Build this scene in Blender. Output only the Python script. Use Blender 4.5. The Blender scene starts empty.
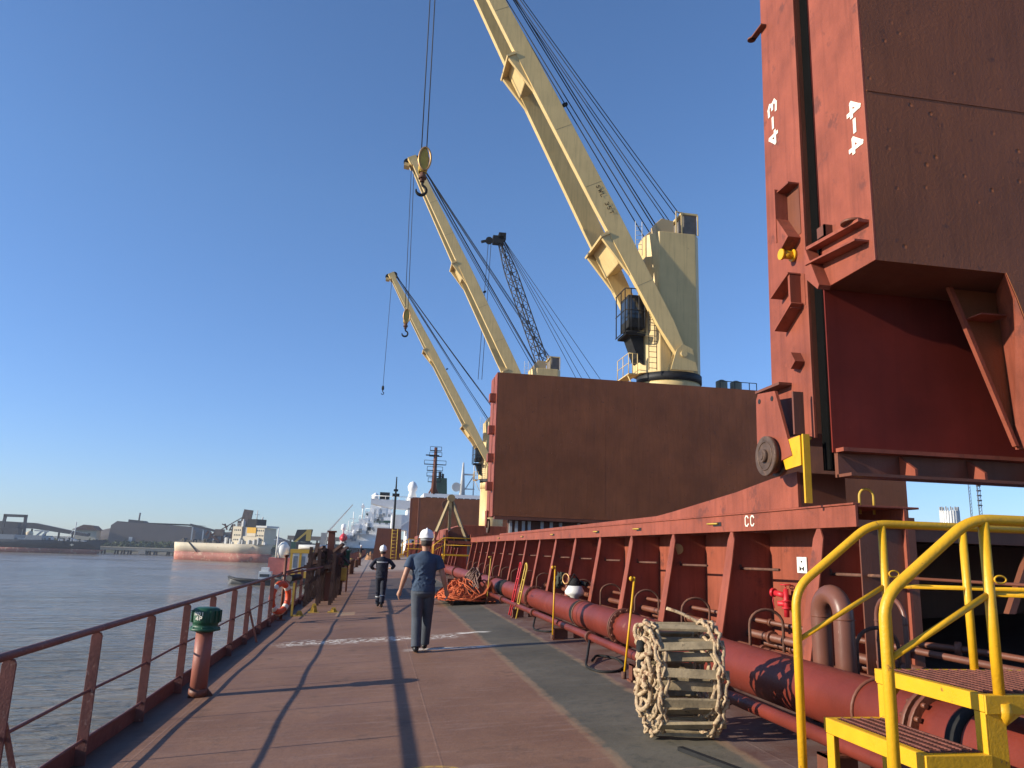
import bpy, bmesh, math, random
from mathutils import Vector, Matrix, noise
random.seed(7)
D=bpy.data; scn=bpy.context.scene; COL=scn.collection
V=Vector; R=math.radians
BASE={}
# ------------------------------------------------------------------ camera
cam=D.cameras.new('camera'); co=D.objects.new('camera',cam); COL.objects.link(co)
cam.sensor_fit='HORIZONTAL'; cam.sensor_width=36; cam.lens=769/1024*36
cam.clip_start=.05; cam.clip_end=9000
ry=V((-134.,-162.,-769.)).normalized(); h=V((1,-.034,0))
rz=h.cross(ry).normalized(); rx=ry.cross(rz)
M=Matrix((rx,ry,rz)).to_4x4(); M.translation=V((0,0,1.75)); co.matrix_world=M
scn.camera=co
# ------------------------------------------------------------------ world and sun
SUNAZ=R(5); SUNEL=R(18.6)
w=D.worlds.new('World'); scn.world=w; w.use_nodes=True; nt=w.node_tree
bg=nt.nodes['Background']; sk=nt.nodes.new('ShaderNodeTexSky'); sk.sky_type='NISHITA'; sk.sun_disc=False
sk.sun_elevation=SUNEL; sk.sun_rotation=R(270)-SUNAZ; sk.altitude=0; sk.air_density=1.0; sk.dust_density=.1; sk.ozone_density=3.0
tn=nt.nodes.new('ShaderNodeMix'); tn.data_type='RGBA'; tn.blend_type='MULTIPLY'; tn.inputs[0].default_value=1; tn.inputs[7].default_value=(.85,1.0,1.22,1); nt.links.new(sk.outputs[0],tn.inputs[6]); 
tcw=nt.nodes.new('ShaderNodeTexCoord'); spw=nt.nodes.new('ShaderNodeSeparateXYZ'); nt.links.new(tcw.outputs['Generated'],spw.inputs[0])
rw=nt.nodes.new('ShaderNodeValToRGB'); rw.color_ramp.elements[0].position=.0; rw.color_ramp.elements[0].color=(.70,.74,.92,1); rw.color_ramp.elements[1].position=.42; rw.color_ramp.elements[1].color=(1,1,1,1)
nt.links.new(spw.outputs[2],rw.inputs[0])
tn2=nt.nodes.new('ShaderNodeMix'); tn2.data_type='RGBA'; tn2.blend_type='MULTIPLY'; tn2.inputs[0].default_value=1; nt.links.new(tn.outputs[2],tn2.inputs[6]); nt.links.new(rw.outputs[0],tn2.inputs[7])
nt.links.new(tn2.outputs[2],bg.inputs[0])
bg.inputs[1].default_value=.112
sl=D.lights.new('sun','SUN'); sl.energy=5.0; sl.angle=R(.5); sl.color=(1,.90,.74)
so=D.objects.new('sun',sl); COL.objects.link(so)
sd=V((-math.cos(SUNAZ)*math.cos(SUNEL),-math.sin(SUNAZ)*math.cos(SUNEL),math.sin(SUNEL)))
so.rotation_euler=sd.to_track_quat('Z','Y').to_euler(); so.location=(-30,0,40)
vs=scn.view_settings; vs.view_transform='Standard'; vs.look='None'; vs.exposure=.53; vs.gamma=1; vs.use_curve_mapping=False
# ------------------------------------------------------------------ materials
MATS={}
def mat(name,col,rough=.6,var=.25,scale=2.,bump=.15,bscale=30.,col2=None,c2=.5,c2scale=6.,metal=0,spec=.4,streak=0,dents=0):
    if name in MATS: return MATS[name]
    m=D.materials.new(name); m.use_nodes=True; n=m.node_tree; N=n.nodes; L=n.links.new
    b=N['Principled BSDF']; b.inputs['Roughness'].default_value=rough; b.inputs['Metallic'].default_value=metal
    b.inputs['Specular IOR Level'].default_value=spec
    tc=N.new('ShaderNodeTexCoord'); oc=tc.outputs['Object']
    def noi(sc,det=6,ro=.6,src=None):
        t=N.new('ShaderNodeTexNoise'); t.inputs['Scale'].default_value=sc; t.inputs['Detail'].default_value=det; t.inputs['Roughness'].default_value=ro
        L(src or oc,t.inputs['Vector']); return t.outputs['Fac']
    def ramp(f,a,c,ca=(0,0,0,1),cb=(1,1,1,1)):
        r=N.new('ShaderNodeValToRGB'); r.color_ramp.elements[0].position=a; r.color_ramp.elements[1].position=c
        r.color_ramp.elements[0].color=ca; r.color_ramp.elements[1].color=cb; L(f,r.inputs[0]); return r.outputs[0]
    def mix(f,a,c2_):
        x=N.new('ShaderNodeMix'); x.data_type='RGBA'
        if isinstance(f,float): x.inputs[0].default_value=f
        else: L(f,x.inputs[0])
        for s,v in ((6,a),(7,c2_)):
            if isinstance(v,tuple): x.inputs[s].default_value=v
            else: L(v,x.inputs[s])
        return x.outputs[2]
    lo=tuple(c*(1-var) for c in col)+(1,); hi=tuple(min(1,c*(1+var)) for c in col)+(1,)
    base=ramp(noi(scale),.3,.7,lo,hi)
    if streak:
        mp=N.new('ShaderNodeMapping'); mp.inputs['Scale'].default_value=(6,6,.35); L(oc,mp.inputs[0])
        sf=ramp(noi(1.6,8,.65,mp.outputs[0]),.48,.75); 
        mm=N.new('ShaderNodeMath'); mm.operation='MULTIPLY'; mm.inputs[1].default_value=streak; L(sf,mm.inputs[0])
        base=mix(mm.outputs[0],base,tuple(c*.45 for c in col)+(1,))
    if col2:
        f=ramp(noi(c2scale,9,.7),c2,c2+.06)
        base=mix(f,base,tuple(col2)+(1,))
    L(base,b.inputs['Base Color'])
    rr=N.new('ShaderNodeMapRange'); L(noi(scale*3),rr.inputs[0]); rr.inputs[3].default_value=max(0,rough-.12); rr.inputs[4].default_value=min(1,rough+.15)
    L(rr.outputs[0],b.inputs['Roughness'])
    if bump:
        bp=N.new('ShaderNodeBump'); bp.inputs['Strength'].default_value=bump; bp.inputs['Distance'].default_value=.01; L(noi(bscale),bp.inputs['Height'])
        last=bp
        if dents:
            vo=N.new('ShaderNodeTexVoronoi'); vo.inputs['Scale'].default_value=5.5; vo.inputs['Randomness'].default_value=1; L(oc,vo.inputs['Vector'])
            rv=ramp(vo.outputs['Distance'],.03,.16)
            sel=N.new('ShaderNodeTexNoise'); sel.inputs['Scale'].default_value=.8; L(oc,sel.inputs['Vector'])
            sr=ramp(sel.outputs['Fac'],.46,.58)
            iv=N.new('ShaderNodeMath'); iv.operation='SUBTRACT'; iv.inputs[0].default_value=1; L(rv,iv.inputs[1])
            ml=N.new('ShaderNodeMath'); ml.operation='MULTIPLY'; L(iv.outputs[0],ml.inputs[0]); L(sr,ml.inputs[1])
            b2=N.new('ShaderNodeBump'); b2.invert=True; b2.inputs['Strength'].default_value=dents; b2.inputs['Distance'].default_value=.03
            L(ml.outputs[0],b2.inputs['Height']); L(bp.outputs[0],b2.inputs['Normal']); last=b2
            # large plate buckling
            b3=N.new('ShaderNodeBump'); b3.inputs['Strength'].default_value=.13; b3.inputs['Distance'].default_value=.2
            L(noi(.7,2),b3.inputs['Height']); L(last.outputs[0],b3.inputs['Normal']); last=b3
        L(last.outputs[0],b.inputs['Normal'])
    MATS[name]=m; return m
red=mat('red_oxide_paint',(.25,.066,.038),.55,.26,1.4,.35,40,(.15,.045,.030),.57,2.2,streak=.6,spec=.25)
redp=mat('red_pipe_paint',(.155,.027,.016),.45,.22,1.6,.25,40,(.22,.075,.045),.66,3,streak=.25,spec=.25)
redd=mat('red_brown_paint',(.155,.052,.028),.5,.2,1.,.25,50,(.15,.055,.042),.62,2.5,streak=.4)
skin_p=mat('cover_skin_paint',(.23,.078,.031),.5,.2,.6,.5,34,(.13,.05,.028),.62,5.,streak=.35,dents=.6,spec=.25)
rail_p=mat('rail_paint',(.165,.055,.040),.55,.25,6,.35,60,(.30,.17,.13),.60,14.)
rust=mat('rust',(.12,.055,.035),.85,.4,8,.5,60,(.22,.10,.05),.58,10.)
wheelm=mat('worn_steel_wheel',(.11,.07,.05),.5,.4,9,.4,60,(.2,.1,.06),.6,12,metal=.4)
yel=mat('yellow_paint',(.64,.345,.012),.42,.10,5,.25,50,(.26,.11,.03),.63,16.)
yeld=mat('dull_yellow_paint',(.50,.33,.05),.55,.2,5,.25,50,(.25,.12,.04),.62,14.)
cream=mat('cream_crane_paint',(.64,.465,.20),.5,.08,.8,.10,20,(.42,.29,.13),.66,2.4,streak=.42)
black=mat('black_rubber',(.012,.012,.013),.6,.3,5,.1)
blackm=mat('black_metal',(.02,.02,.02),.8,.3,5,.1,spec=.15)
wire=mat('wire_rope',(.02,.021,.024),.6,.2,30,0)
green=mat('green_paint',(.014,.075,.038),.45,.25,8,.3,40,(.05,.06,.03),.66,14)
white=mat('white_paint',(.72,.71,.66),.5,.07,2,.05,20,(.45,.35,.25),.70,3,streak=.2)
whiteh=mat('white_helmet_plastic',(.80,.80,.77),.35,.04,3,.03)
mark=mat('white_marking',(.75,.72,.60),.6,.15,9,.1,40,(.5,.4,.2),.66,30)
rope=mat('manila_rope',(.45,.33,.20),.9,.35,40,.8,140,(.22,.11,.06),.54,22.)
wood=mat('grey_wood',(.26,.20,.12),.85,.4,7,.4,50,(.10,.075,.045),.60,9.)
orange=mat('orange_net',(.50,.11,.035),.8,.35,16,.5,60)
lifeor=mat('lifebuoy_orange',(.66,.09,.03),.5,.15,9,.1)
brass=mat('brass',(.45,.26,.10),.4,.2,8,.2,metal=.6)
rrope=mat('brown_rope',(.20,.12,.09),.9,.3,20,.5)
redv=mat('bright_red_paint',(.50,.02,.03),.45,.15,8,.2)
grating=mat('rusty_grating',(.15,.05,.035),.8,.35,20,.6,50)
glass=mat('dark_glass',(.02,.025,.03),.1,.1,3,0,spec=.8)
grey=mat('grey_paint',(.28,.29,.29),.6,.15,1,.1)
lgrey=mat('light_grey',(.5,.5,.48),.6,.12,1,.1)
conc=mat('concrete',(.34,.31,.26),.85,.2,.3,.2,3)
darkst=mat('dark_structure',(.055,.052,.05),.7,.25,.3,.1,3)
ware=mat('warehouse_cladding',(.15,.12,.105),.8,.1,.05,.05,1)
fol=mat('foliage',(.055,.075,.022),.9,.4,.3,.3,2)
hullblk=mat('black_hull',(.035,.04,.045),.55,.2,.1,.05,1)
hullred=mat('hull_boot_topping',(.36,.125,.085),.7,.3,.15,.1,1,(.50,.33,.22),.55,.5,streak=.3)
hullcrm=mat('cream_hull',(.58,.50,.36),.65,.12,.15,.1,1,(.45,.27,.17),.63,.6,streak=.2)
navy=mat('navy_shirt',(.040,.066,.11),.85,.12,9,.5,14)
slate=mat('slate_trousers',(.058,.068,.085),.85,.12,9,.5,14)
coverall=mat('dark_coverall',(.012,.015,.028),.8,.2,9,.4,14)
reflec=mat('reflective_tape',(.5,.52,.52),.4,.1,9,.1)
skinm=mat('skin',(.42,.22,.14),.5,.08,9,.05)
hairm=mat('hair',(.05,.04,.035),.8,.2,30,.5)
shoe=mat('black_shoe',(.015,.014,.013),.4,.2,9,.2)
coal=mat('stockpile',(.10,.085,.075),.95,.3,.1,.5,1)
deckm=None
# ------------------------------------------------------------------ mesh builder
class MB:
    def __init__(s): s.v=[]; s.f=[]; s.sm=[]
    def add(s,vs,fs,smooth=False):
        o=len(s.v); s.v+= [V(p) for p in vs]; s.f+=[tuple(i+o for i in f) for f in fs]; s.sm+=[smooth]*len(fs); return s
    def box(s,a,b):
        x0,y0,z0=[min(p,q) for p,q in zip(a,b)]; x1,y1,z1=[max(p,q) for p,q in zip(a,b)]
        return s.add([(x0,y0,z0),(x1,y0,z0),(x1,y1,z0),(x0,y1,z0),(x0,y0,z1),(x1,y0,z1),(x1,y1,z1),(x0,y1,z1)],
          [(0,3,2,1),(4,5,6,7),(0,1,5,4),(1,2,6,5),(2,3,7,6),(3,0,4,7)])
    def beam(s,p,q,w,h,up=(0,0,1),w2=None,h2=None):   # w sideways, h along 'up'
        p=V(p);q=V(q);d=(q-p).normalized();u=V(up); 
        if abs(d.dot(u))>.99: u=V((0,1,0))
        sd_=d.cross(u).normalized(); u=sd_.cross(d); w2=w if w2 is None else w2; h2=h if h2 is None else h2
        vs=[]
        for c,a,b in((p,w/2,h/2),(q,w2/2,h2/2)):
            vs+=[c-sd_*a-u*b,c+sd_*a-u*b,c+sd_*a+u*b,c-sd_*a+u*b]
        return s.add(vs,[(0,1,2,3),(7,6,5,4),(0,4,5,1),(1,5,6,2),(2,6,7,3),(3,7,4,0)])
    def tube(s,pts,r,n=10,closed=False,rs=None,flat=None):
        pts=[V(p) for p in pts]; vs=[];fs=[];k=len(pts); prev=None
        for i,p in enumerate(pts):
            if closed: d=pts[(i+1)%k]-pts[i-1]
            else: d=(pts[min(i+1,k-1)]-pts[max(i-1,0)])
            d=d.normalized() if d.length>1e-9 else V((0,0,1))
            if prev is None:
                u=V((0,0,1)) if abs(d.z)<.9 else V((1,0,0))
                u=(u-d*u.dot(d)).normalized()
            else:
                u=(prev-d*prev.dot(d)); u=u.normalized() if u.length>1e-6 else d.orthogonal().normalized()
            prev=u; b=d.cross(u); rr=rs[i] if rs else r
            for j in range(n):
                a=2*math.pi*j/n; vs.append(p+(u*math.cos(a)+b*math.sin(a)*(flat or 1))*rr)
        m=k if closed else k-1
        for i in range(m):
            for j in range(n):
                a=i*n+j;b_=i*n+(j+1)%n;c=((i+1)%k)*n+(j+1)%n;e=((i+1)%k)*n+j
                fs.append((a,b_,c,e))
        s.add(vs,fs,True)
        if not closed:
            o=len(s.v)-k*n
            s.f+=[tuple(o+j for j in range(n))[::-1],tuple(o+(k-1)*n+j for j in range(n))]; s.sm+=[False,False]
        return s
    def rings(s,rg,n=16):   # horizontal elliptical rings (cx,cy,z,rx,ry)
        vs=[];fs=[]
        for (cx,cy,z,a,b) in rg:
            for j in range(n):
                t=2*math.pi*j/n; vs.append((cx+a*math.cos(t),cy+b*math.sin(t),z))
        k=len(rg)
        for i in range(k-1):
            for j in range(n): fs.append((i*n+j,i*n+(j+1)%n,(i+1)*n+(j+1)%n,(i+1)*n+j))
        s.add(vs,fs,True); o=len(s.v)-k*n
        s.f+=[tuple(o+j for j in range(n))[::-1],tuple(o+(k-1)*n+j for j in range(n))]; s.sm+=[False,False]
        return s
    def prism(s,poly,axis,a,b):   # poly in the other two axes in cyclic order
        n=len(poly); vs=[]
        for t in (a,b):
            for (p,q) in poly:
                vs.append({'x':(t,p,q),'y':(p,t,q),'z':(p,q,t)}[axis])
        fs=[tuple(range(n))[::-1],tuple(range(n,2*n))]+[(i,(i+1)%n,n+(i+1)%n,n+i) for i in range(n)]
        return s.add(vs,fs)
    def disc(s,c,axis,r,t,n=24):
        c=V(c);a=V(axis).normalized(); return s.tube([c-a*t/2,c+a*t/2],r,n)
def fixn(me):
    bm=bmesh.new(); bm.from_mesh(me); bmesh.ops.recalc_face_normals(bm,faces=bm.faces); bm.to_mesh(me); bm.free()
def mk(name,mb,m,base,bevel=0,remesh=0,sub=0):
    me=D.meshes.new(name); me.from_pydata([v-base for v in mb.v],[],mb.f); me.update()
    me.polygons.foreach_set('use_smooth',mb.sm); me.update()
    me.materials.append(m); fixn(me)
    o=D.objects.new(name,me); COL.objects.link(o)
    if remesh:
        r=o.modifiers.new('r','REMESH'); r.mode='VOXEL'; r.voxel_size=remesh; r.use_smooth_shade=True
        sm=o.modifiers.new('s','SMOOTH'); sm.iterations=6; sm.factor=.5
        dg=bpy.context.evaluated_depsgraph_get(); nm=D.meshes.new_from_object(o.evaluated_get(dg)); nm.name=name
        o.modifiers.clear(); o.data=nm; 
        if not nm.materials: nm.materials.append(m)
        nm.polygons.foreach_set('use_smooth',[True]*len(nm.polygons))
    if bevel:
        b=o.modifiers.new('bevel','BEVEL'); b.width=bevel; b.segments=2; b.limit_method='ANGLE'; b.angle_limit=R(40); b.harden_normals=False
    return o
def thing(name,label,cat,loc=(0,0,0),group=None):
    o=D.objects.new(name,None); COL.objects.link(o); o.empty_display_size=.2; o.location=loc; BASE[o.name]=V(loc)
    o['label']=label; o['category']=cat
    if group: o['group']=group
    return o
SPLIT={'stowed_steel','dark_fittings','deck_fittings','weld_ring','hook_eye','window','post','black_band','sill_stiffener','sheave_housing','weld_seam','head_sheave','end_bracket','support','coupling','seizing','support_pad','piles','legs','flange_lug','bolts','lamp','clamp','arm_hole','cladding_rib','rib','trestle','hatch_cover','strap','rung','winch_frame','green_band'}
def components(mb):
    p=list(range(len(mb.v)))
    def f(a):
        while p[a]!=a: p[a]=p[p[a]]; a=p[a]
        return a
    for fc in mb.f:
        for i in fc[1:]: p[f(i)]=f(fc[0])
    g={}
    for k_,fc in enumerate(mb.f): g.setdefault(f(fc[0]),[]).append(k_)
    out=[]
    for ks in g.values():
        ids=sorted({i for k_ in ks for i in mb.f[k_]}); mp={a:b for b,a in enumerate(ids)}
        n=MB(); n.v=[mb.v[i] for i in ids]; n.f=[tuple(mp[i] for i in mb.f[k_]) for k_ in ks]; n.sm=[mb.sm[k_] for k_ in ks]; out.append(n)
    return out
def part(name,mb,m,par,label=None,**k):
    if name in SPLIT and 'remesh' not in k:
        cs=components(mb)
        if 1<len(cs)<=100:
            sing={'legs':'leg','piles':'pile','bolts':'bolt'}.get(name,name)
            for c_ in cs: o=part_(sing,c_,m,par,label,**k)
            return o
    return part_(name,mb,m,par,label,**k)
def part_(name,mb,m,par,label=None,**k):
    b=BASE[par.name]; o=mk(name,mb,m,b,**k); o.parent=par; BASE[o.name]=b
    if label: o['label']=label
    return o
def solo(name,mb,m,label,cat,loc,group=None,**k):
    o=mk(name,mb,m,V(loc),**k); o.location=loc; BASE[o.name]=V(loc); o['label']=label; o['category']=cat
    if group: o['group']=group
    return o
def struct(name,mb,m,**k):
    o=mk(name,mb,m,V((0,0,0)),**k); o['kind']='structure'; return o
def copy_tree(o,parent=None):
    c=o.copy(); COL.objects.link(c); c.parent=parent; BASE[c.name]=BASE.get(o.name,V())
    for ch in list(o.children): copy_tree(ch,c)
    return c
def move_copy(o,delta,label):
    c=copy_tree(o); c.location=o.location+V(delta); c['label']=label; return c
def arc(c,r,a0,a1,ax='xz',n=10):
    out=[]
    for i in range(n+1):
        a=a0+(a1-a0)*i/n; p,q=r*math.cos(a),r*math.sin(a)
        out.append(V(c)+(V((p,0,q)) if ax=='xz' else V((0,p,q)) if ax=='yz' else V((p,q,0))))
    return out
def fillet(pts,r,n=5):
    pts=[V(p) for p in pts]; out=[pts[0]]
    for i in range(1,len(pts)-1):
        a=(pts[i-1]-pts[i]);b=(pts[i+1]-pts[i]); rr=min(r,a.length*.45,b.length*.45)
        p0=pts[i]+a.normalized()*rr; p1=pts[i]+b.normalized()*rr
        for k in range(n+1):
            t=k/n; out.append(p0*(1-t)**2+pts[i]*2*t*(1-t)+p1*t*t)
    out.append(pts[-1]); return out
def dz(x):
    return .065*(x+2.165) if x<14.15 else .065*(30.465-x)
# ------------------------------------------------------------------ deck, hull, water
def deck_material():
    m=D.materials.new('painted_deck'); m.use_nodes=True; n=m.node_tree; N=n.nodes; L=n.links.new; b=N['Principled BSDF']
    tc=N.new('ShaderNodeTexCoord'); oc=tc.outputs['Object']; sep=N.new('ShaderNodeSeparateXYZ'); L(oc,sep.inputs[0]); X,Y=sep.outputs[0],sep.outputs[1]
    def noi(sc,det=7,ro=.62,src=None,dist=0):
        t=N.new('ShaderNodeTexNoise'); t.inputs['Scale'].default_value=sc; t.inputs['Detail'].default_value=det; t.inputs['Roughness'].default_value=ro; t.inputs['Distortion'].default_value=dist
        L(src or oc,t.inputs['Vector']); return t.outputs['Fac']
    def mth(op,a,c=None,d=None):
        x=N.new('ShaderNodeMath'); x.operation=op
        for i,v in enumerate((a,c,d)):
            if v is None: continue
            if isinstance(v,(int,float)): x.inputs[i].default_value=v
            else: L(v,x.inputs[i])
        return x.outputs[0]
    def ss(v,a,c):
        x=N.new('ShaderNodeMapRange'); x.interpolation_type='SMOOTHSTEP'; L(v,x.inputs[0]); x.inputs[1].default_value=a; x.inputs[2].default_value=c; return x.outputs[0]
    def band(v,a,c,e=.02): return mth('MULTIPLY',ss(v,a-e,a+e),mth('SUBTRACT',1,ss(v,c-e,c+e)))
    def mix(f,a,c):
        x=N.new('ShaderNodeMix'); x.data_type='RGBA'
        L(f,x.inputs[0]) if not isinstance(f,float) else None
        for s,v in ((6,a),(7,c)):
            if isinstance(v,tuple): x.inputs[s].default_value=v
            else: L(v,x.inputs[s])
        return x.outputs[2]
    Xn=mth('ADD',X,mth('MULTIPLY',mth('SUBTRACT',noi(3.5),.5),.10))
    Yn=mth('ADD',Y,mth('MULTIPLY',mth('SUBTRACT',noi(2.5),.5),.22))
    n1=noi(.55); n2=noi(9,8,.7); n3=noi(2.2)
    mp=N.new('ShaderNodeMapping'); mp.inputs['Scale'].default_value=(1.2,9,1); L(oc,mp.inputs[0]); n4=noi(1.4,8,.7,mp.outputs[0])
    c=mix(ss(n1,.3,.7),(.165,.083,.050,1),(.235,.127,.080,1))
    c=mix(mth('MULTIPLY',ss(n2,.52,.72),.55),c,(.125,.075,.058,1))
    c=mix(mth('MULTIPLY',ss(n4,.5,.72),.5),c,(.29,.19,.15,1))
    c=mix(mth('MULTIPLY',ss(n3,.56,.68),.5),c,(.085,.05,.038,1))
    c=mix(mth('MULTIPLY',ss(noi(60,4,.85),.54,.68),.55),c,(.06,.036,.028,1))
    c=mix(mth('MULTIPLY',ss(noi(34,5,.85),.58,.70),.5),c,(.30,.21,.165,1))
    # green grey walkway, dark red beyond
    g=mix(ss(n1,.3,.7),(.075,.067,.048,1),(.125,.110,.083,1)); g=mix(mth('MULTIPLY',ss(n2,.5,.7),.6),g,(.045,.05,.042,1)); g=mix(mth('MULTIPLY',ss(n4,.52,.75),.4),g,(.17,.165,.14,1))
    fadeY=mth('SUBTRACT',1,ss(Y,60,75))
    c=mix(mth('MULTIPLY',band(Xn,1.85,2.79),fadeY),c,g)
    dk=mix(ss(n3,.35,.65),(.11,.055,.042,1),(.15,.10,.085,1))
    c=mix(ss(Xn,2.77,2.82),c,dk)
    ln=mth('MAXIMUM',band(Xn,1.80,1.90),band(Xn,2.74,2.83))
    c=mix(mth('MULTIPLY',mth('MULTIPLY',ln,ss(noi(4),.30,.6)),mth('MULTIPLY',fadeY,.75)),c,(.25,.165,.10,1))
    # weld seams
    fy=mth('FRACT',mth('DIVIDE',mth('ADD',Y,2.2),5.2)); fx=mth('FRACT',mth('DIVIDE',mth('ADD',X,.62+24),2.4))
    seam=mth('MAXIMUM',band(fy,.498,.502,.002),band(fx,.497,.503,.003))
    c=mix(mth('MULTIPLY',seam,mth('MULTIPLY',ss(noi(2.8),.35,.65),.3)),c,(.33,.22,.17,1))
    # worn white paint along one seam and spots
    wn=noi(9,9,.8); wl=noi(.9,2)
    Yw=mth('ADD',Y,mth('MULTIPLY',mth('SUBTRACT',noi(.8,3),.5),.9))
    wm=mth('MULTIPLY',mth('MULTIPLY',band(Yw,14.0,14.6,.2),band(X,-1.6,1.5,.2)),ss(wn,.50,.55))
    wm2=mth('MULTIPLY',mth('MULTIPLY',band(Yw,12.55,12.75,.12),band(X,.6,1.9,.2)),ss(wn,.44,.48))
    wm3=mth('MULTIPLY',mth('MULTIPLY',band(Yw,11.9,13.4,.3),band(X,-1.6,.2,.3)),ss(wn,.66,.69))
    wm4=mth('MULTIPLY',mth('MULTIPLY',band(Yw,14.6,14.75,.05),band(X,1.55,2.1,.1)),ss(wn,.40,.44))
    wm=mth('MAXIMUM',mth('MAXIMUM',wm,wm2),mth('MAXIMUM',wm3,wm4))
    c=mix(wm,c,(.72,.68,.60,1))
    # dark patches, grey patch ahead
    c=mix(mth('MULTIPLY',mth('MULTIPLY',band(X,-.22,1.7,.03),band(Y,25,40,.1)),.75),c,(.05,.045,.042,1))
    c=mix(mth('MULTIPLY',band(X,-.14,-.02,.02),mth('MULTIPLY',ss(Y,15.6,15.9),.0)),c,(.04,.03,.03,1))
    fr=mth('MULTIPLY',ss(Y,48,56),mth('SUBTRACT',1,ss(Y,100,120)))
    c=mix(mth('MULTIPLY',fr,.7),c,(.36,.31,.27,1))
    # patched square
    c=mix(mth('MULTIPLY',mth('MULTIPLY',band(X,-.9,-.45,.02),band(Y,19.6,20.5,.03)),.8),c,(.36,.23,.13,1))
    # wet dirty margin at the kerb
    c=mix(mth('MULTIPLY',mth('SUBTRACT',1,ss(Xn,-2.02,-1.93)),.75),c,(.05,.045,.045,1))
    # yellow ring at the bottom
    cx=mth('SUBTRACT',X,.45); cy=mth('SUBTRACT',Y,5.84)
    rr=mth('SQRT',mth('ADD',mth('MULTIPLY',cx,cx),mth('MULTIPLY',cy,cy)))
    c=mix(mth('MULTIPLY',band(rr,.29,.33,.012),ss(noi(12),.35,.5)),c,(.42,.26,.06,1))
    L(c,b.inputs['Base Color'])
    ro=N.new('ShaderNodeMapRange'); L(n3,ro.inputs[0]); ro.inputs[3].default_value=.5; ro.inputs[4].default_value=.9; L(ro.outputs[0],b.inputs['Roughness'])
    b.inputs['Specular IOR Level'].default_value=.3
    hh=mth('ADD',mth('ADD',mth('MULTIPLY',n2,.5),mth('MULTIPLY',n4,.3)),mth('MULTIPLY',seam,.10)); bp=N.new('ShaderNodeBump'); bp.inputs['Strength'].default_value=.6; bp.inputs['Distance'].default_value=.02; L(hh,bp.inputs['Height'])
    b3=N.new('ShaderNodeBump'); b3.inputs['Strength'].default_value=.25; b3.inputs['Distance'].default_value=.12; L(noi(.8,2),b3.inputs['Height']); L(bp.outputs[0],b3.inputs['Normal'])
    L(b3.outputs[0],b.inputs['Normal']); return m
deckm=deck_material()
mb=MB(); xs=[-2.25,14.15,30.58]
mb.add([(x,y,dz(x)) for y in (-14,165) for x in xs],[(0,1,4,3),(1,2,5,4)])
struct('deck',mb,deckm)
mb=MB()   # our hull below the deck
prof=[(-2.25,-.012),(14.15,1.04),(30.58,-.012),(30.58,-9.8),(-2.25,-9.8)]
mb.prism(prof,'y',-14,165); struct('hull',mb,hullblk)
mb=MB().box((-2.262,-14,-.3),(-2.235,165,.13)).box((-2.31,-14,-.08),(-2.262,165,-.03))
struct('deck_kerb',mb,rail_p)
def water_material():
    m=D.materials.new('river_water'); m.use_nodes=True; n=m.node_tree; N=n.nodes; L=n.links.new; b=N['Principled BSDF']
    tc=N.new('ShaderNodeTexCoord'); oc=tc.outputs['Object']
    def noi(sc,det,src,dist=0,ro=.55):
        t=N.new('ShaderNodeTexNoise'); t.inputs['Scale'].default_value=sc; t.inputs['Detail'].default_value=det; t.inputs['Roughness'].default_value=ro; t.inputs['Distortion'].default_value=dist; L(src,t.inputs['Vector']); return t.outputs['Fac']
    mp=N.new('ShaderNodeMapping'); mp.inputs['Scale'].default_value=(.38,1,1); mp.inputs['Rotation'].default_value=(0,0,R(12)); L(oc,mp.inputs[0])
    a=noi(.9,6,mp.outputs[0],.4); c=noi(.17,3,mp.outputs[0],.2); g=noi(.02,4,oc)
    r=N.new('ShaderNodeValToRGB'); r.color_ramp.elements[0].position=.35; r.color_ramp.elements[1].position=.65
    r.color_ramp.elements[0].color=(.19,.155,.105,1); r.color_ramp.elements[1].color=(.25,.205,.145,1); L(g,r.inputs[0]); L(r.outputs[0],b.inputs['Base Color'])
    ad=N.new('ShaderNodeMath'); ad.operation='MULTIPLY_ADD'; L(c,ad.inputs[0]); ad.inputs[1].default_value=2.2; L(a,ad.inputs[2])
    bp=N.new('ShaderNodeBump'); bp.inputs['Strength'].default_value=.85; bp.inputs['Distance'].default_value=1.0; L(ad.outputs[0],bp.inputs['Height']); L(bp.outputs[0],b.inputs['Normal'])
    mr=N.new('ShaderNodeMapRange'); L(g,mr.inputs[0]); mr.inputs[1].default_value=.35; mr.inputs[2].default_value=.65; mr.inputs[3].default_value=.12; mr.inputs[4].default_value=.26; L(mr.outputs[0],b.inputs['Roughness'])
    b.inputs['IOR'].default_value=1.33
    return m
mb=MB().add([(-4000,-900,-9),(4000,-900,-9),(4000,7000,-9),(-4000,7000,-9)],[(0,1,2,3)])
struct('river',mb,water_material())
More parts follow.
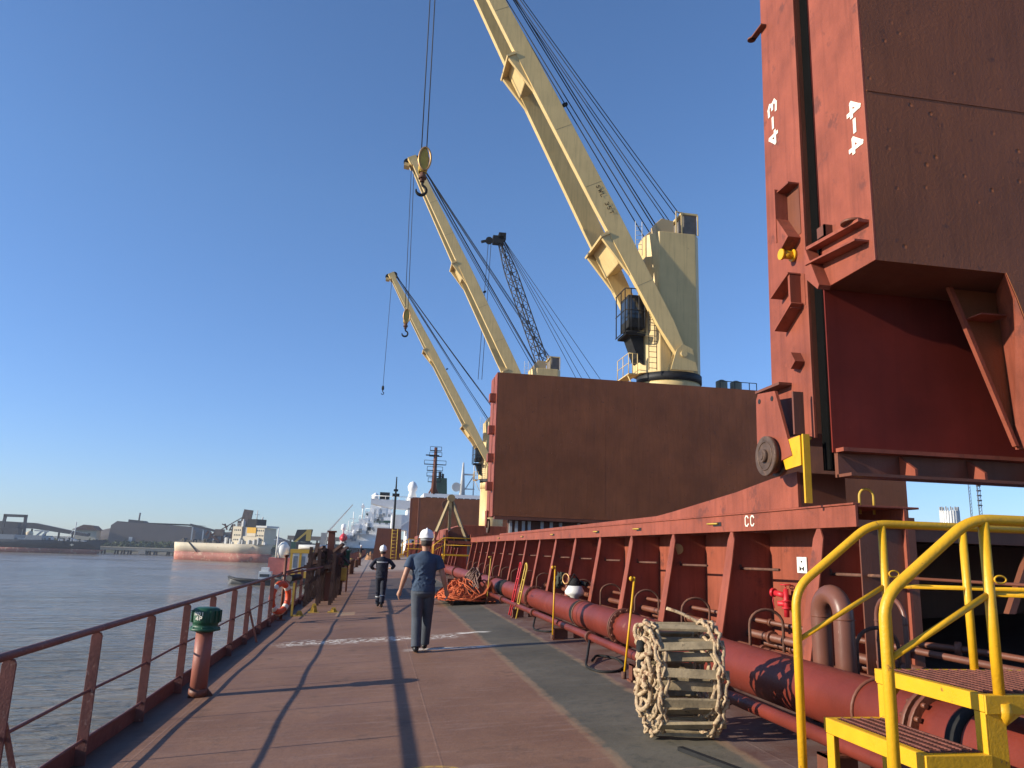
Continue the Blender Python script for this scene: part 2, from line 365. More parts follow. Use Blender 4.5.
# ------------------------------------------------------------------ deck railing
posts=[5.42,6.95,8.5,10.0,11.5,13.15,14.6,16.2,17.7]
rt=thing('deck_railing','brown flat-bar railing with three bars along the water side of the deck','railing',(-2.2,-6,0))
def post_mb(x,y,h=1.0):
    m=MB(); pr=[(-.042,0),(.042,0),(.042,h-.03),(.03,h-.006),(.0,h),(-.03,h-.006),(-.042,h-.03)]
    m.prism([(x+a,b) for a,b in pr],'y',y-.007,y+.007)
    return m
py=[-5.3,-3.8,-2.2,-.7,.85,2.4,3.9]+posts
for y in py:
    part('post',post_mb(-2.18,y),rail_p,rt,bevel=.003)
part('top_rail',MB().tube([(-2.18,-6,1.02),(-2.18,3,1.018),(-2.18,8,1.022),(-2.18,13.1,1.02),(-2.18,19.1,1.025)],.027,12),rail_p,rt)
for z in (.55,.18):
    part('middle_rail',MB().tube([(-2.18,y,z+.006*math.sin(y*2.1)) for y in [-6+.7*i for i in range(36)]],.0125,8),rail_p,rt)
for y in (3.9,5.42,14.6):
    part('stay',MB().beam((-2.16,y+.02,.62),(-1.98,y+.05,.03),.035,.012,up=(0,1,0)),rail_p,rt)
# tall end post with lifebuoy
st=thing('tall_post','tall dark red post with cap at the end of the deck railing','post',(-2.1,19.1,0))
part('shaft',MB().tube([(-2.1,19.1,0),(-2.1,19.1,1.44)],.035,12),redd,st); part('cap',MB().disc((-2.1,19.1,1.46),(0,0,1),.062,.04),redd,st)
part('foot_plate',MB().box((-2.18,19.02,.0),(-2.0,19.18,.03)),redd,st)
lb=thing('lifebuoy','orange lifebuoy hanging upright on the deck railing beside the tall post','lifebuoy',(-2.08,18.3,.2))
def torus(c,R0,r0,ax,n=36,m=12,ell=1.):
    c=V(c);a=V(ax).normalized();u=V((0,0,1));v=a.cross(u).normalized()
    return [c+u*R0*ell*math.cos(2*math.pi*i/n)+v*R0*math.sin(2*math.pi*i/n) for i in range(n)]
lbax=(1,-.55,0)
part('ring',MB().tube(torus((-2.06,18.3,.56),.30,.065,lbax),.065,14,closed=True),lifeor,lb)
for k in range(4):
    a=math.pi/4+k*math.pi/2; p=torus((-2.06,18.3,.56),.30,0,lbax,n=360)
    i=int(math.degrees(a)); part('white_band',MB().tube([p[(i+j)%360] for j in range(-9,10,3)],.069,14),mark,lb)
part('grab_line',MB().tube(torus((-2.06,18.3,.56),.385,0,lbax),.009,6,closed=True),rope,lb)
# second run of rail beyond the post
r2=thing('deck_railing','brown railing run beyond the tall post beside the rusty rack','railing',(-2.2,19.3,0))
for y in (20.8,22.6,24.4,26.2,28,30,32,34,36,38,40): part('post',post_mb(-2.18,y),rail_p,r2)
part('top_rail',MB().tube([(-2.18,19.14,1.05),(-2.18,40,1.03)],.027,10),rail_p,r2)
for z in (.55,.2): part('middle_rail',MB().tube([(-2.18,19.14,z),(-2.18,40,z)],.0125,8),rail_p,r2)
bar=solo('crossbar',MB().tube([(-2.05,19.15,1.05),(-1.5,22.9,1.12)],.022,8),rail_p,'thin brown bar running from the tall post to the rusty rack','bar',(-2.05,19.15,1.05))
r3=thing('deck_railing','distant brown railing continuing far ahead along the deck edge','railing',(-2.2,42,0))
for y in range(44,150,3): part('post',post_mb(-2.18,float(y)),rail_p,r3)
part('top_rail',MB().tube([(-2.18,42,1.03),(-2.18,150,1.03)],.03,8),rail_p,r3)
for z in (.55,.2): part('middle_rail',MB().tube([(-2.18,42,z),(-2.18,150,z)],.015,6),rail_p,r3)
# ------------------------------------------------------------------ green ventilator
vt=thing('air_vent','salmon pipe air vent with a green finned head beside the railing','vent',(-1.9,9.72,0.02)); c=(-1.9,9.72)
part('pipe',MB().tube([(c[0],c[1],.0),(c[0],c[1],.74)],.094,24),mat('vent_pipe_paint',(.28,.092,.062),.5,.12,4,.2,40,(.25,.09,.06),.6,7),vt)
part('collar',MB().rings([(c[0],c[1],0.01,.105,.105),(c[0],c[1],.10,.105,.105),(c[0],c[1],.105,.094,.094)],24),redd,vt)
hd=part('head',MB().rings([(c[0],c[1],.72+(z-.77)*.93,r,r) for z,r in ((.77,.10),(.785,.14),(.79,.168),(.815,.168),(.82,.15),(.865,.135),(.87,.145),(.90,.152),(1.0,.152),(1.045,.142),(1.06,.11),(1.065,.0))],28),green,vt)
fm=MB()
for k in range(16):
    a=2*math.pi*k/16+.1
    if abs(((a-R(252)+math.pi)%(2*math.pi))-math.pi)<.38: continue
    d=V((math.cos(a),math.sin(a),0)); p=V((c[0],c[1],0))+d*.153
    fm.beam(p+V((0,0,.83)),p+V((0,0,.96)),.018,.03,up=d)
part('fin',fm,green,hd)
bo=MB()
for k in range(8):
    a=2*math.pi*k/8; bo.disc((c[0]+.152*math.cos(a),c[1]+.152*math.sin(a),.767),(0,0,1),.012,.02,6)
part('bolt',bo,green,hd)
part('flange_lug',MB().prism([(c[0]+.08,0.02),(c[0]+.17,0.03),(c[0]+.09,.12)],'y',c[1]-.01,c[1]+.01),redd,vt)
# ---- stroke text
GL={'4':([[(.72,0),(.72,1),(.05,.3),(.98,.3)]]),'3':([[(.08,.95),(.6,1),(.88,.82),(.75,.58),(.4,.52)],[(.4,.52),(.78,.48),(.92,.22),(.6,0),(.06,.05)]]),
 '-':([[(.12,.5),(.88,.5)]]),'C':([[(.92,.82),(.7,1),(.3,1),(.1,.8),(.1,.2),(.3,0),(.7,0),(.92,.18)]]),'N':[[(.1,0),(.1,1),(.9,0),(.9,1)]],'O':[[(.5,1),(.1,.8),(.1,.2),(.5,0),(.9,.2),(.9,.8),(.5,1)]],
 '1':[[(.3,.8),(.5,1),(.5,0)]],'P':[[(.1,0),(.1,1),(.8,1),(.9,.75),(.8,.5),(.1,.5)]],'S':[[(.9,.85),(.5,1),(.1,.75),(.9,.3),(.5,0),(.1,.15)]],
 'W':[[(0,1),(.25,0),(.5,.8),(.75,0),(1,1)]],'L':[[(.1,1),(.1,0),(.9,0)]],'T':[[(.0,1),(1,1)],[(.5,1),(.5,0)]],'0':[[(.5,1),(.1,.8),(.1,.2),(.5,0),(.9,.2),(.9,.8),(.5,1)]],'M':[[(0,0),(.1,1),(.5,.3),(.9,1),(1,0)]],
 '2':[[(.1,.8),(.5,1),(.9,.75),(.1,0),(.9,0)]],'5':[[(.9,1),(.15,1),(.1,.55),(.7,.6),(.9,.3),(.6,0),(.1,.1)]],' ':[]}
def text_mb(txt,org,u,v,n,w,h,gap,t,depth=.004):
    u=V(u);v=V(v);n=V(n);mb=MB();x=0
    for ch in txt:
        for st_ in GL[ch]:
            for a,b in zip(st_,st_[1:]):
                p=V(org)+u*(x+a[0]*w)+v*(a[1]*h); q=V(org)+u*(x+b[0]*w)+v*(b[1]*h); d=(q-p).normalized()*t*.4
                mb.beam(p-d+n*(depth*random.uniform(.4,1)),q+d+n*(depth*random.uniform(.4,1)),t,depth,up=n)
        x+=w+gap
    return mb
# vent lettering on a curved face: short flat strokes
vd=V((math.cos(R(252)),math.sin(R(252)),0)); vu=V((0,0,1)).cross(vd).normalized()
vo=V((c[0],c[1],0))+vd*.1535
m1=text_mb('NO1',vo+V((0,0,.912))-vu*.055,vu,(0,0,1),vd,.028,.032,.012,.009); m2=text_mb('4P',vo+V((0,0,.858))-vu*.04,vu,(0,0,1),vd,.032,.04,.012,.009)
m1.v+=m2.v; o_=len(m1.v)-len(m2.v); m1.f+=[tuple(i+o_ for i in f) for f in m2.f]; m1.sm+=m2.sm
part('lettering',m1,mark,hd)
# ------------------------------------------------------------------ hatch coamings
def coaming(y0,y1,n_br,first,label,near=False,group=None):
    t=thing('hatch_coaming',label,'hatch coaming',(4.6,y0,.4),group)
    side=MB().box((5.13,y0,.45),(5.16,y1,2.284)); 
    part('side_plate',side,red,t)
    lip=MB().box((4.6,y0,2.09),(4.63,y1,2.31)).box((4.63,y0,2.285),(5.3,y1,2.305)).box((4.58,y0,2.305),(4.66,y1,2.325))
    part('lip',lip,red,t,bevel=.004)
    sp=(y1-y0)/n_br; ys=[first+2.08*i for i in range(60) if first+2.08*i<y1-.2]
    for y in ys:
        m=MB().prism([(4.6,2.085),(5.128,2.085),(5.128,.43),(4.32,.40),(4.37,.73),(4.585,1.99)],'y',y-.006,y+.006)
        f=[(4.60,2.085,.03),(4.59,1.98,.095),(4.545,1.7,.105),(4.37,.73,.11),(4.315,.40,.11)]
        vs=[];fs=[]
        for (x,z,hw) in f: vs+=[(x-.008,y-hw,z),(x-.008,y+hw,z),(x+.008,y+hw,z),(x+.008,y-hw,z)]
        for i in range(len(f)-1):
            a=i*4
            for j in range(4): fs.append((a+j,a+(j+1)%4,a+4+(j+1)%4,a+4+j))
        fs+=[(3,2,1,0),(len(vs)-4,len(vs)-3,len(vs)-2,len(vs)-1)]
        m.add(vs,fs)
        part('bracket',m,red,t)
        if y<40:
            # cleat rod with knob on each bracket
            rd=part('securing_rod',MB().tube([(4.72,y-.0,1.62),(4.74,y-.95,1.63)],.017,8).tube(torus((4.70,y+.01,1.64),.03,0,(1,.3,0),n=14),.012,6,closed=True),rust,t)
            # hoop over the pipe run
            part('hoop',MB().tube([(4.34,y-.95,.5)]+[(4.34+.21-.21*math.cos(a),y-.95,1.0+.17*math.sin(a)) for a in [math.pi*i/10 for i in range(11)]]+[(4.76,y-.95,.5)],.018,8),rust,t)
    return t,ys
ct,ys4=coaming(6.98,39.4,14,7.64,'long red hatch coaming with tapered brackets marked CC along the walkway')
part('marking',text_mb('CC',(4.598,9.33,2.155),(0,-1,0),(0,0,1),(-1,0,0),.10,.12,.05,.018),mark,ct)
# slots with small yellow pins on the lip
for y in (10.2,13.5,16.2,20.5,25,30):
    part('slot',MB().box((4.595,y-.16,2.17),(4.612,y+.10,2.225)),black,ct)
    part('pin',MB().tube([(4.58,y+.26,2.21),(4.58,y-.08,2.205)],.012,6),yeld,ct)
# hatch side track ramp
part('ramp',MB().prism([(12.5,2.33),(13.5,2.33),(13.5,2.37),(30,2.40),(30,2.33),(8.05,2.33),(8.05,2.745),(8.4,2.73),(11.9,2.42)],'x',4.62,4.66) if False else MB().prism([(8.05,2.328),(30,2.328),(30,2.37),(12.6,2.40),(11.9,2.44),(9.6,2.60),(8.6,2.70),(8.05,2.73)],'x',4.61,4.65),red,ct,bevel=.004)
part('ramp_back',MB().prism([(8.05,2.328),(8.09,2.328),(8.09,2.72),(8.05,2.72)],'x',4.65,5.2),redd,ct)
# transverse end with shaded recess
e=MB().box((5.16,6.98,.48),(5.24,7.02,2.2)).box((4.63,6.98,2.09),(5.3,7.02,2.16)).box((4.66,7.022,.47),(5.13,7.04,2.085)) 
part('end_plate',e,redd,ct)
e=MB().box((5.24,7.0,1.97),(23.1,7.25,2.12)).box((5.24,6.96,2.121),(23.1,13.3,2.145)).box((5.24,13.2,.3),(23.1,13.25,2.12)).box((5.165,7.021,.3),(5.24,13.25,2.12))
part('end_beam',e,redd,ct)
part('knee',MB().prism([(6.55,2.0),(6.62,2.0),(6.28,1.3),(6.2,1.3)],'y',6.98,7.05),redd,ct)
part('far_side',MB().box((23.1,6.98,.3),(23.14,39.4,2.3)).box((5.16,39.3,.3),(23.1,39.4,2.3)),red,ct)
part('deck_house_top',MB().box((5.3,33.9,2.27),(23.1,39.4,2.30)),redd,ct)
part('handle',MB().tube([(4.9,7.35,2.24)]+arc((4.98,7.35,2.42),.08,math.pi,0,'xz')+[(5.06,7.35,2.24)],.014,8),yeld,ct)
# small spot lamp hanging from a bracket
c3,_=coaming(44.5,71.5,12,45.3,'second red hatch coaming beyond the yellow stairs ahead')
part('far_side',MB().box((23.1,44.5,.3),(23.14,71.5,2.3)).box((5.16,44.5,.3),(23.1,44.54,2.3)),red,c3)
c2,_=coaming(76,103,12,76.8,'third red hatch coaming ahead near the stacked covers'); part('far_side',MB().box((23.1,76,.3),(23.14,103,2.3)).box((5.16,76,.3),(23.1,76.04,2.3)),red,c2)
c1,_=coaming(108,134,12,108.8,'farthest red hatch coaming under the distant upright covers'); part('far_side',MB().box((23.1,108,.3),(23.14,134,2.3)).box((5.16,108,.3),(23.1,108.04,2.3)),red,c1)
# closed covers on hatches ahead
for (y0,y1,lab) in ((45,58,'closed flat red hatch cover nearest beyond the crane'),(58.2,71,'closed flat red hatch cover, second beyond the crane'),(76.5,102.5,'closed flat red hatch cover on the third coaming')):
    t=thing('hatch_cover_panel',lab,'hatch cover',(4.6,y0,2.33),'closed hatch covers'); part('skin',MB().box((4.6,y0,2.36),(23.7,y1,3.1)),red,t,bevel=.02)
    part('rib',MB().box((4.57,y0+2,2.4),(4.6,y0+2.1,3.05)).box((4.57,y0+6,2.4),(4.6,y0+6.1,3.05)).box((4.57,y1-2,2.4),(4.6,y1-1.9,3.05)),red,t)
# ------------------------------------------------------------------ upright folded covers
def tpanel(label,y0,y1,z0,z1,skin_front,x0=4.58,x1=23.7,loc=None):
    t=thing('hatch_cover_panel',label,'hatch cover',(x0,(y0+y1)/2,z0),None)
    return t
# far pair at the aft end of this hatch
ta=tpanel('wide upright brown hatch cover facing the camera behind the ramp',32,32.85,3.12,9.25,1)
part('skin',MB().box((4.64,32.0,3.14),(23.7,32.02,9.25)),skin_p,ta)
part('end_plate',MB().box((4.58,32.0,3.12),(4.638,32.85,9.25)).box((23.7,32.0,3.12),(23.74,32.85,9.25)),red,ta)
part('top_edge',MB().box((4.64,32.022,9.2),(23.7,32.85,9.25)),lgrey,ta)
part('back',MB().box((4.64,32.83,3.14),(23.7,32.85,9.2)),redd,ta)
part('bottom_sill',MB().box((4.66,32.022,3.14),(23.7,32.3,3.3)).box((4.66,31.9,3.0),(23.7,32.2,3.12)).box((5.3,32.35,2.3),(23.1,32.5,3.12)),redd,ta)
m_=MB()
for x in (5.35,5.6,5.9,6.15,6.7,7.1,7.5,8.3,8.9): m_.box((x,32.25,2.33),(x+.12,32.34,2.98))
part('support_pad',m_,lgrey,ta)
for z in (4.2,5.4,6.6,8.0): part('end_bracket',MB().box((4.32,32.2,z),(4.58,32.6,z+.35)),red,ta)
sm=MB()
for x in (9.4,14.2,19.0): sm.box((x,31.998,3.14),(x+.012,32.0,9.2))
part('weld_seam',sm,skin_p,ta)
tb=tpanel('upright hatch cover folded behind the wide brown cover',33.0,33.85,3.12,9.25,1)
part('skin',MB().box((4.64,33.83,3.14),(23.7,33.85,9.25)).box((4.64,33.0,3.14),(23.7,33.02,9.25)),redd,tb); part('end_plate',MB().box((4.58,33.0,3.12),(4.638,33.85,9.25)),red,tb)
part('top_edge',MB().box((4.64,33.022,9.2),(23.7,33.828,9.25)),redd,tb)
pw=part('wheel',MB().disc((4.62,33.4,2.75),(1,0,0),.3,.1),wheelm,tb); part('hub',MB().disc((4.55,33.4,2.75),(1,0,0),.08,.1),wheelm,pw)
part('wheel_bracket',MB().prism([(33.1,3.4),(33.7,3.4),(33.55,2.7),(33.25,2.7)],'x',4.5,4.54),red,tb)
# near cover 4-3
tc_=tpanel('tall upright red hatch cover marked 4-3 with a wheel on the ramp',7.6,8.5,3.05,14,1)
Z1=11.4
part('end_plate',MB().prism([(7.6,3.05),(8.5,3.05),(8.36,Z1),(7.6,Z1)],'x',4.58,4.62),red,tc_,bevel=.006)
part('skin',MB().prism([(8.48,3.1),(8.5,3.1),(8.36,Z1),(8.34,Z1)],'x',4.62,23.7).box((4.62,7.6,3.1),(23.7,7.62,Z1)),redd,tc_)
part('top_edge',MB().box((4.62,7.62,Z1-.05),(23.7,8.34,Z1)),redd,tc_)
part('bottom_sill',MB().box((4.64,7.62,3.1),(23.7,8.48,3.14)),redd,tc_)
# marking 4-3 read from bottom to top
part('marking',text_mb('4-3',(4.578,8.09,6.86),(0,0,1),(0,1,0),(-1,0,0),.17,.19,.045,.045),mark,tc_)
# recessed pocket with frame
pk=part('pocket',MB().box((4.572,7.66,5.45),(4.582,7.92,6.05)),redd,tc_)
part('pocket_frame',MB().beam((4.5,7.93,5.42),(4.5,7.93,6.1),.02,.18,up=(1,0,0)).prism([(8.02,5.62),(7.92,5.72),(7.68,5.40),(7.9,5.28)],'x',4.42,4.58).box((4.44,7.66,6.06),(4.58,7.93,6.08)),red,pk)
bn=part('bollard_pin',MB().disc((4.50,7.84,5.24),(1,.0,0),.05,.16).disc((4.56,7.84,5.24),(1,0,0),.075,.03).disc((4.42,7.84,5.24),(1,0,0),.065,.03),yel,tc_)
part('lower_pocket',MB().box((4.44,7.72,4.55),(4.58,7.76,4.95)).beam((4.5,7.72,4.97),(4.5,8.14,4.80),.16,.02,up=(0,0,1)).beam((4.5,7.68,4.60),(4.5,8.08,4.38),.16,.02,up=(0,0,1)).box((4.574,7.64,4.58),(4.58,7.72,4.94)),red,tc_)
part('eye_plate',MB().box((4.50,8.25,8.62),(4.58,8.55,8.64)).disc((4.53,8.57,8.63),(0,0,1),.055,.02),redd,tc_)
part('shelf_lug',MB().box((4.42,8.02,3.72),(4.58,8.60,3.75)),redd,tc_)
part('small_lug',MB().prism([(7.95,3.92),(7.80,4.05),(7.72,3.93),(7.82,3.86)],'x',4.46,4.58),red,tc_)
# wheel bracket arms
part('wheel_arm',MB().prism([(8.47,3.61),(8.42,3.68),(8.02,3.64),(7.98,3.55),(7.70,2.86),(8.40,2.76),(8.48,3.1)],'x',4.36,4.40),red,tc_,bevel=.004)
part('arm_hole',MB().disc((4.358,8.38,3.58),(1,0,0),.03,.008,12).disc((4.358,8.08,3.56),(1,0,0),.03,.008,12),black,tc_)
part('arm_plate',MB().box((4.35,7.60,3.08),(4.47,7.63,3.55)).box((4.40,7.63,3.05),(4.58,8.3,3.07)),redd,tc_)
wl=part('wheel',MB().disc((4.30,8.14,2.90),(1,0,0),.225,.05,36).disc((4.37,8.14,2.90),(1,0,0),.195,.1,36).disc((4.44,8.14,2.90),(1,0,0),.225,.05,36),wheelm,tc_)
part('hub',MB().disc((4.26,8.14,2.90),(1,0,0),.075,.06,20).disc((4.235,8.14,2.90),(1,0,0),.05,.03,20).tube(torus((4.275,8.14,2.90),.16,0,(1,0,0)),.010,6,closed=True),wheelm,wl)
ys_=thing('chock','bright yellow steel stopper block behind the cover wheel on the ramp','stopper',(4.5,7.6,2.3))
part('face',MB().prism([(7.54,2.74),(7.86,2.72),(7.93,2.9),(7.86,3.04),(7.54,3.06)],'x',4.37,4.40),yel,ys_)
part('web',MB().box((4.385,7.50,2.34),(4.46,7.53,3.07)).box((4.40,7.53,3.02),(4.50,7.80,3.04)),yel,ys_)
# near cover 4-4
td=tpanel('nearest upright red hatch cover marked 4-4 with a cut-out lower corner',6.41,7.32,2.6,14,1)
part('end_plate',MB().box((4.6,6.41,4.645),(4.63,7.32,Z1)),red,td,bevel=.006)
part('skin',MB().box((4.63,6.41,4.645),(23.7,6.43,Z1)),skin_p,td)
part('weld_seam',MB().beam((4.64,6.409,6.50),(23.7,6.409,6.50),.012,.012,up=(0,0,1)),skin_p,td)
part('underside',MB().box((4.63,6.43,4.645),(23.7,7.3,4.665)),redd,td)
part('top_edge',MB().box((4.63,6.43,Z1-.05),(23.7,7.3,Z1)),redd,td)
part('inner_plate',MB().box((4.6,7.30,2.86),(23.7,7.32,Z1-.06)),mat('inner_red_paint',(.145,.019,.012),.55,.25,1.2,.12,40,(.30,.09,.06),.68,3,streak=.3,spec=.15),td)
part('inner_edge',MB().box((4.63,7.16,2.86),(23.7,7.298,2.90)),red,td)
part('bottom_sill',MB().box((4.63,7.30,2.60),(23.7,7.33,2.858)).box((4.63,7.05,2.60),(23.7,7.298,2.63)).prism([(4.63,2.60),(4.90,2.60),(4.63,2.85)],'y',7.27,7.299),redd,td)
sm=MB()
for x in (5.35,6.15,6.95,7.75): sm.prism([(7.06,2.632),(7.296,2.632),(7.296,2.85),(7.06,2.70)],'x',x,x+.03)
part('sill_stiffener',sm,red,td)
fr_=[(6.03,4.643),(6.12,4.4),(6.55,2.95),(7.6,2.95),(7.6,4.643)]; bk_=[(6.42,4.643),(6.42,4.4),(6.47,2.95),(7.6,2.95),(7.6,4.643)]
lb_=MB().add([(x,6.405,z) for x,z in fr_]+[(x,6.98,z) for x,z in bk_],[(0,1,2,3,4),(9,8,7,6,5)]+[(i,(i+1)%5,5+(i+1)%5,5+i) for i in range(5)])
part('leg_box',lb_,red,td)
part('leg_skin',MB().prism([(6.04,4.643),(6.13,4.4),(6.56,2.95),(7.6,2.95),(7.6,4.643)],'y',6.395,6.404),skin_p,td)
part('leg_flange',MB().prism([(5.78,4.64),(5.83,4.64),(6.43,2.97),(6.39,2.97)],'y',6.88,6.93),red,td)
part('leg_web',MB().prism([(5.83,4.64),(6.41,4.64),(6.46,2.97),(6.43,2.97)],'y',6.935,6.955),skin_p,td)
part('leg_rib',MB().box((5.98,6.70,4.30),(6.30,6.93,4.315)),red,td)
part('marking',text_mb('4-4',(4.598,6.68,6.48),(0,0,-1),(0,-1,0),(-1,0,0),.165,.20,.04,.048),mark,td)
bk=part('corner_bracket',MB().prism([(7.42,5.17),(6.46,5.09),(6.46,5.06),(7.42,5.13)],'x',4.48,4.6).beam((4.52,7.40,4.95),(4.52,6.48,4.87),.16,.02,up=(0,0,1)).prism([(7.43,5.13),(7.40,5.13),(7.17,4.64),(7.20,4.60),(7.43,4.80)],'x',4.46,4.6),red,td)
part('eye_plate',MB().disc((4.52,6.62,5.115),(0,0,1),.11,.025,20),redd,bk)
part('lug',MB().box((4.5,7.08,5.15),(4.6,7.22,5.18)).box((4.5,7.08,5.15),(4.52,7.22,5.30)).box((4.5,7.08,5.18),(4.6,7.10,5.30)),redd,td)
# seal line and a black fill that paints the gap's shade
gk=solo('gap_fill_seal',MB().box((4.66,7.335,2.7),(4.9,7.59,Z1-.1)).tube([(4.645,7.40,2.7),(4.645,7.40,Z1-.1)],.02,8),mat('gap_shade_black',(.004,.004,.004),1,.2,5,0,spec=.05),'black fill painting the shade in the gap between covers 4-3 and 4-4, with a thin rubber seal','gasket',(4.75,7.45,2.9))
# far stack of upright covers ahead
for i,(x0,yy,lab) in enumerate(((5.7,120,'distant upright brown hatch cover below the funnel and mast'),(4.5,121.2,'narrow edge of a distant upright cover behind the brown one'))):
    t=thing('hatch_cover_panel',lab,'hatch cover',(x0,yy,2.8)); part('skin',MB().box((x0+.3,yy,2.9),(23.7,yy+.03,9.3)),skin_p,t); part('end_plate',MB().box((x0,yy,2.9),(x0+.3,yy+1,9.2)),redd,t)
    if i==0: part('ring_mark',MB().tube(torus((10,yy-.04,8.3),.7,0,(0,1,0)),.05,6,closed=True),rust,t)
# ------------------------------------------------------------------ pipes along the walkway
pt=thing('deck_pipe','large red pipe with bolted flanges running along the walkway','pipe',(3.55,0,.73))
PX,PZ,PR=3.56,.726,.214
part('pipe',MB().tube([(PX,-6,PZ),(PX,0,PZ),(PX,40,PZ),(PX,70,PZ)],PR,40),redp,pt)
def ring_flange(y):
    f=part('flange',MB().disc((PX,y-.035,PZ),(0,1,0),PR+.055,.035,32).disc((PX,y+.035,PZ),(0,1,0),PR+.055,.035,32),redd,pt)
    b=MB()
    for k in range(16):
        a=2*math.pi*k/16; b.disc((PX+(PR+.03)*math.cos(a),y-.06,PZ+(PR+.03)*math.sin(a)),(0,1,0),.017,.05,6).disc((PX+(PR+.03)*math.cos(a),y+.06,PZ+(PR+.03)*math.sin(a)),(0,1,0),.017,.05,6)
    part('bolts',b,redd,f)
for y in (4.62,11.0,17.5,23.5,29,35): ring_flange(y)
for y in (3.6,5.25,8.0,13.3,19,26):
    part('strap',MB().tube([(PX+(PR+.006)*math.cos(a),y,PZ+(PR+.006)*math.sin(a)) for a in [2*math.pi*i/28 for i in range(28)]],.014,6,closed=True),redd,pt)
part('black_band',MB().disc((PX,13.45,PZ),(0,1,0),PR+.004,.16,32).disc((PX,21.6,PZ),(0,1,0),PR+.004,.9,32).disc((PX,4.28,PZ),(0,1,0),PR+.004,.12,32),blackm,pt)
st=thing('small_pipe','thin red pipe running low beside the large walkway pipe','pipe',(3.07,0,.58))
part('pipe',MB().tube([(3.07,-6,.585),(3.07,5,.585),(3.07,21.6,.585)],.052,16),redp,st)
for y in (6.7,11.1,15.2,19.1): part('coupling',MB().disc((3.07,y-.02,.585),(0,1,0),.085,.03,18).disc((3.07,y+.02,.585),(0,1,0),.085,.03,18),redd,st)
for i,y in enumerate((5.0,8.95,13.0,17.0,21.1,25.1,29.1,33.1)):
    sp=thing('pipe_support','dark red steel pipe support foot under the pipes, '+['closest to the yellow stairs','beside the rolled rope ladder','beside the second yellow pole','beside the red hooped stand','beside the orange net heap','just beyond the net heap','well beyond the net heap','farthest one ahead'][i],'pipe support',(3.2,y,dz(3)),'pipe supports')
    z0=dz(2.95)
    part('foot',MB().box((2.93,y-.07,z0-.01),(3.12,y+.07,z0+.02)).box((2.95,y-.06,z0+.02),(2.965,y+.06,.52)).box((2.965,y-.008,z0+.02),(3.2,y+.008,.52)),redd,sp)
    part('saddle',MB().box((2.95,y-.06,.505),(3.9,y+.06,.52)).prism([(3.3,.515),(3.82,.515),(3.82,dz(3.8)),(3.75,dz(3.8)),(3.55,.42),(3.35,dz(3.3)),(3.3,dz(3.3))],'y',y-.01,y+.01),redd,sp)
    part('clamp',MB().tube([(3.07+.06*math.cos(a),y,.585+.06*math.sin(a)) for a in [math.pi*i_/10-.2 for i_ in range(12)]],.012,6),redd,sp)
# pipe runs inside the bracket bays
for (x,z,r,lab) in ((4.88,.98,.03,'upper thin red pipe passing through the coaming brackets'),(4.80,.82,.05,'middle red pipe passing through the coaming brackets'),(4.62,.68,.045,'lower red pipe passing through the coaming brackets'),(5.0,.70,.035,'rear red pipe low against the coaming plate')):
    t=thing('bay_pipe',lab,'pipe',(x,7.1,z),'pipes through the coaming brackets')
    part('pipe',MB().tube([(x,3.0,z),(x,40,z)],r,14),redd,t)
    cm=MB()
    for k in range(9): cm.disc((x,8.3+k*2.6+z,z),(0,1,0),r*1.6,.06,14)
    part('coupling',cm,redd,t)
# inverted U pipe
for i,(x,y0,y1,r) in enumerate(((3.95,6.60,6.25,.085),(4.6,6.75,6.35,.022))):
    t=thing('vent_pipe',['thick brown upside-down U pipe beside the yellow stairs','thin dark upside-down U pipe behind the thick one'][i],'pipe',(x,(y0+y1)/2,dz(x)))
    ym=(y0+y1)/2; rr=abs(y0-y1)/2; zt=1.29 if i==0 else 1.25
    part('bend',MB().tube([(x,y0,dz(x)-.02),(x,y0,.9)]+[(x,ym+rr*math.cos(a),zt+rr*math.sin(a)) for a in [math.pi*k/14 for k in range(15)]]+[(x,y1,.9),(x,y1,dz(x)-.02)],r,24),mat('brown_pipe_paint',(.15,.058,.038),.35,.15,2,.1),t)
    part('weld_ring',MB().disc((x,y0,zt-.02),(0,0,1),r+.004,.012,24).disc((x,y1,zt-.02),(0,0,1),r+.004,.012,24).disc((x,y0,dz(x)+.03),(0,0,1),r+.03,.06,24),redd,t)
# a bent rod to the right
t=solo('bent_pipe',MB().tube(fillet([(5.0,6.9,1.02),(5.4,6.5,1.0),(5.75,6.0,.95),(5.95,5.6,.72),(6.0,5.3,.55)],.15),.03,10).disc((5.3,6.6,1.005),(.6,-.6,0),.065,.05,14),redd,'bent rusty red pipe with a flange in the shade behind the stairs','pipe',(5,6.9,1.0))
t=solo('guard_rod',MB().tube([(4.95,7.0,1.62),(4.95,3.0,1.62)],.014,8),redd,'long thin rod at rail height behind the yellow stairs','rod',(4.95,7,1.62))
# hydrant
hy=thing('fire_hydrant','bright red hydrant valve on the coaming plate below the white sign','hydrant',(5.0,9.35,1.3))
part('body',MB().tube([(5.0,9.30,.95),(5.0,9.30,1.42)],.045,14).disc((5.0,9.30,1.22),(0,0,1),.075,.03).disc((5.0,9.30,1.10),(0,0,1),.075,.03).tube([(5.12,9.3,1.16),(4.9,9.42,1.17)],.045,14),redv,hy)
part('outlet',MB().tube([(4.99,9.32,1.31),(4.92,9.52,1.34)],.05,14).disc((4.905,9.56,1.345),(-.35,.95,.1),.075,.05),redv,hy)
part('handwheel',MB().tube([V((5.0,9.3,1.49))+V((.085*math.cos(a),.085*math.sin(a),0)) for a in [2*math.pi*i/20 for i in range(20)]],.011,6,closed=True).tube([(4.92,9.3,1.49),(5.08,9.3,1.49)],.008,6).tube([(5.0,9.3,1.4),(5.0,9.3,1.49)],.012,6),redv,hy)
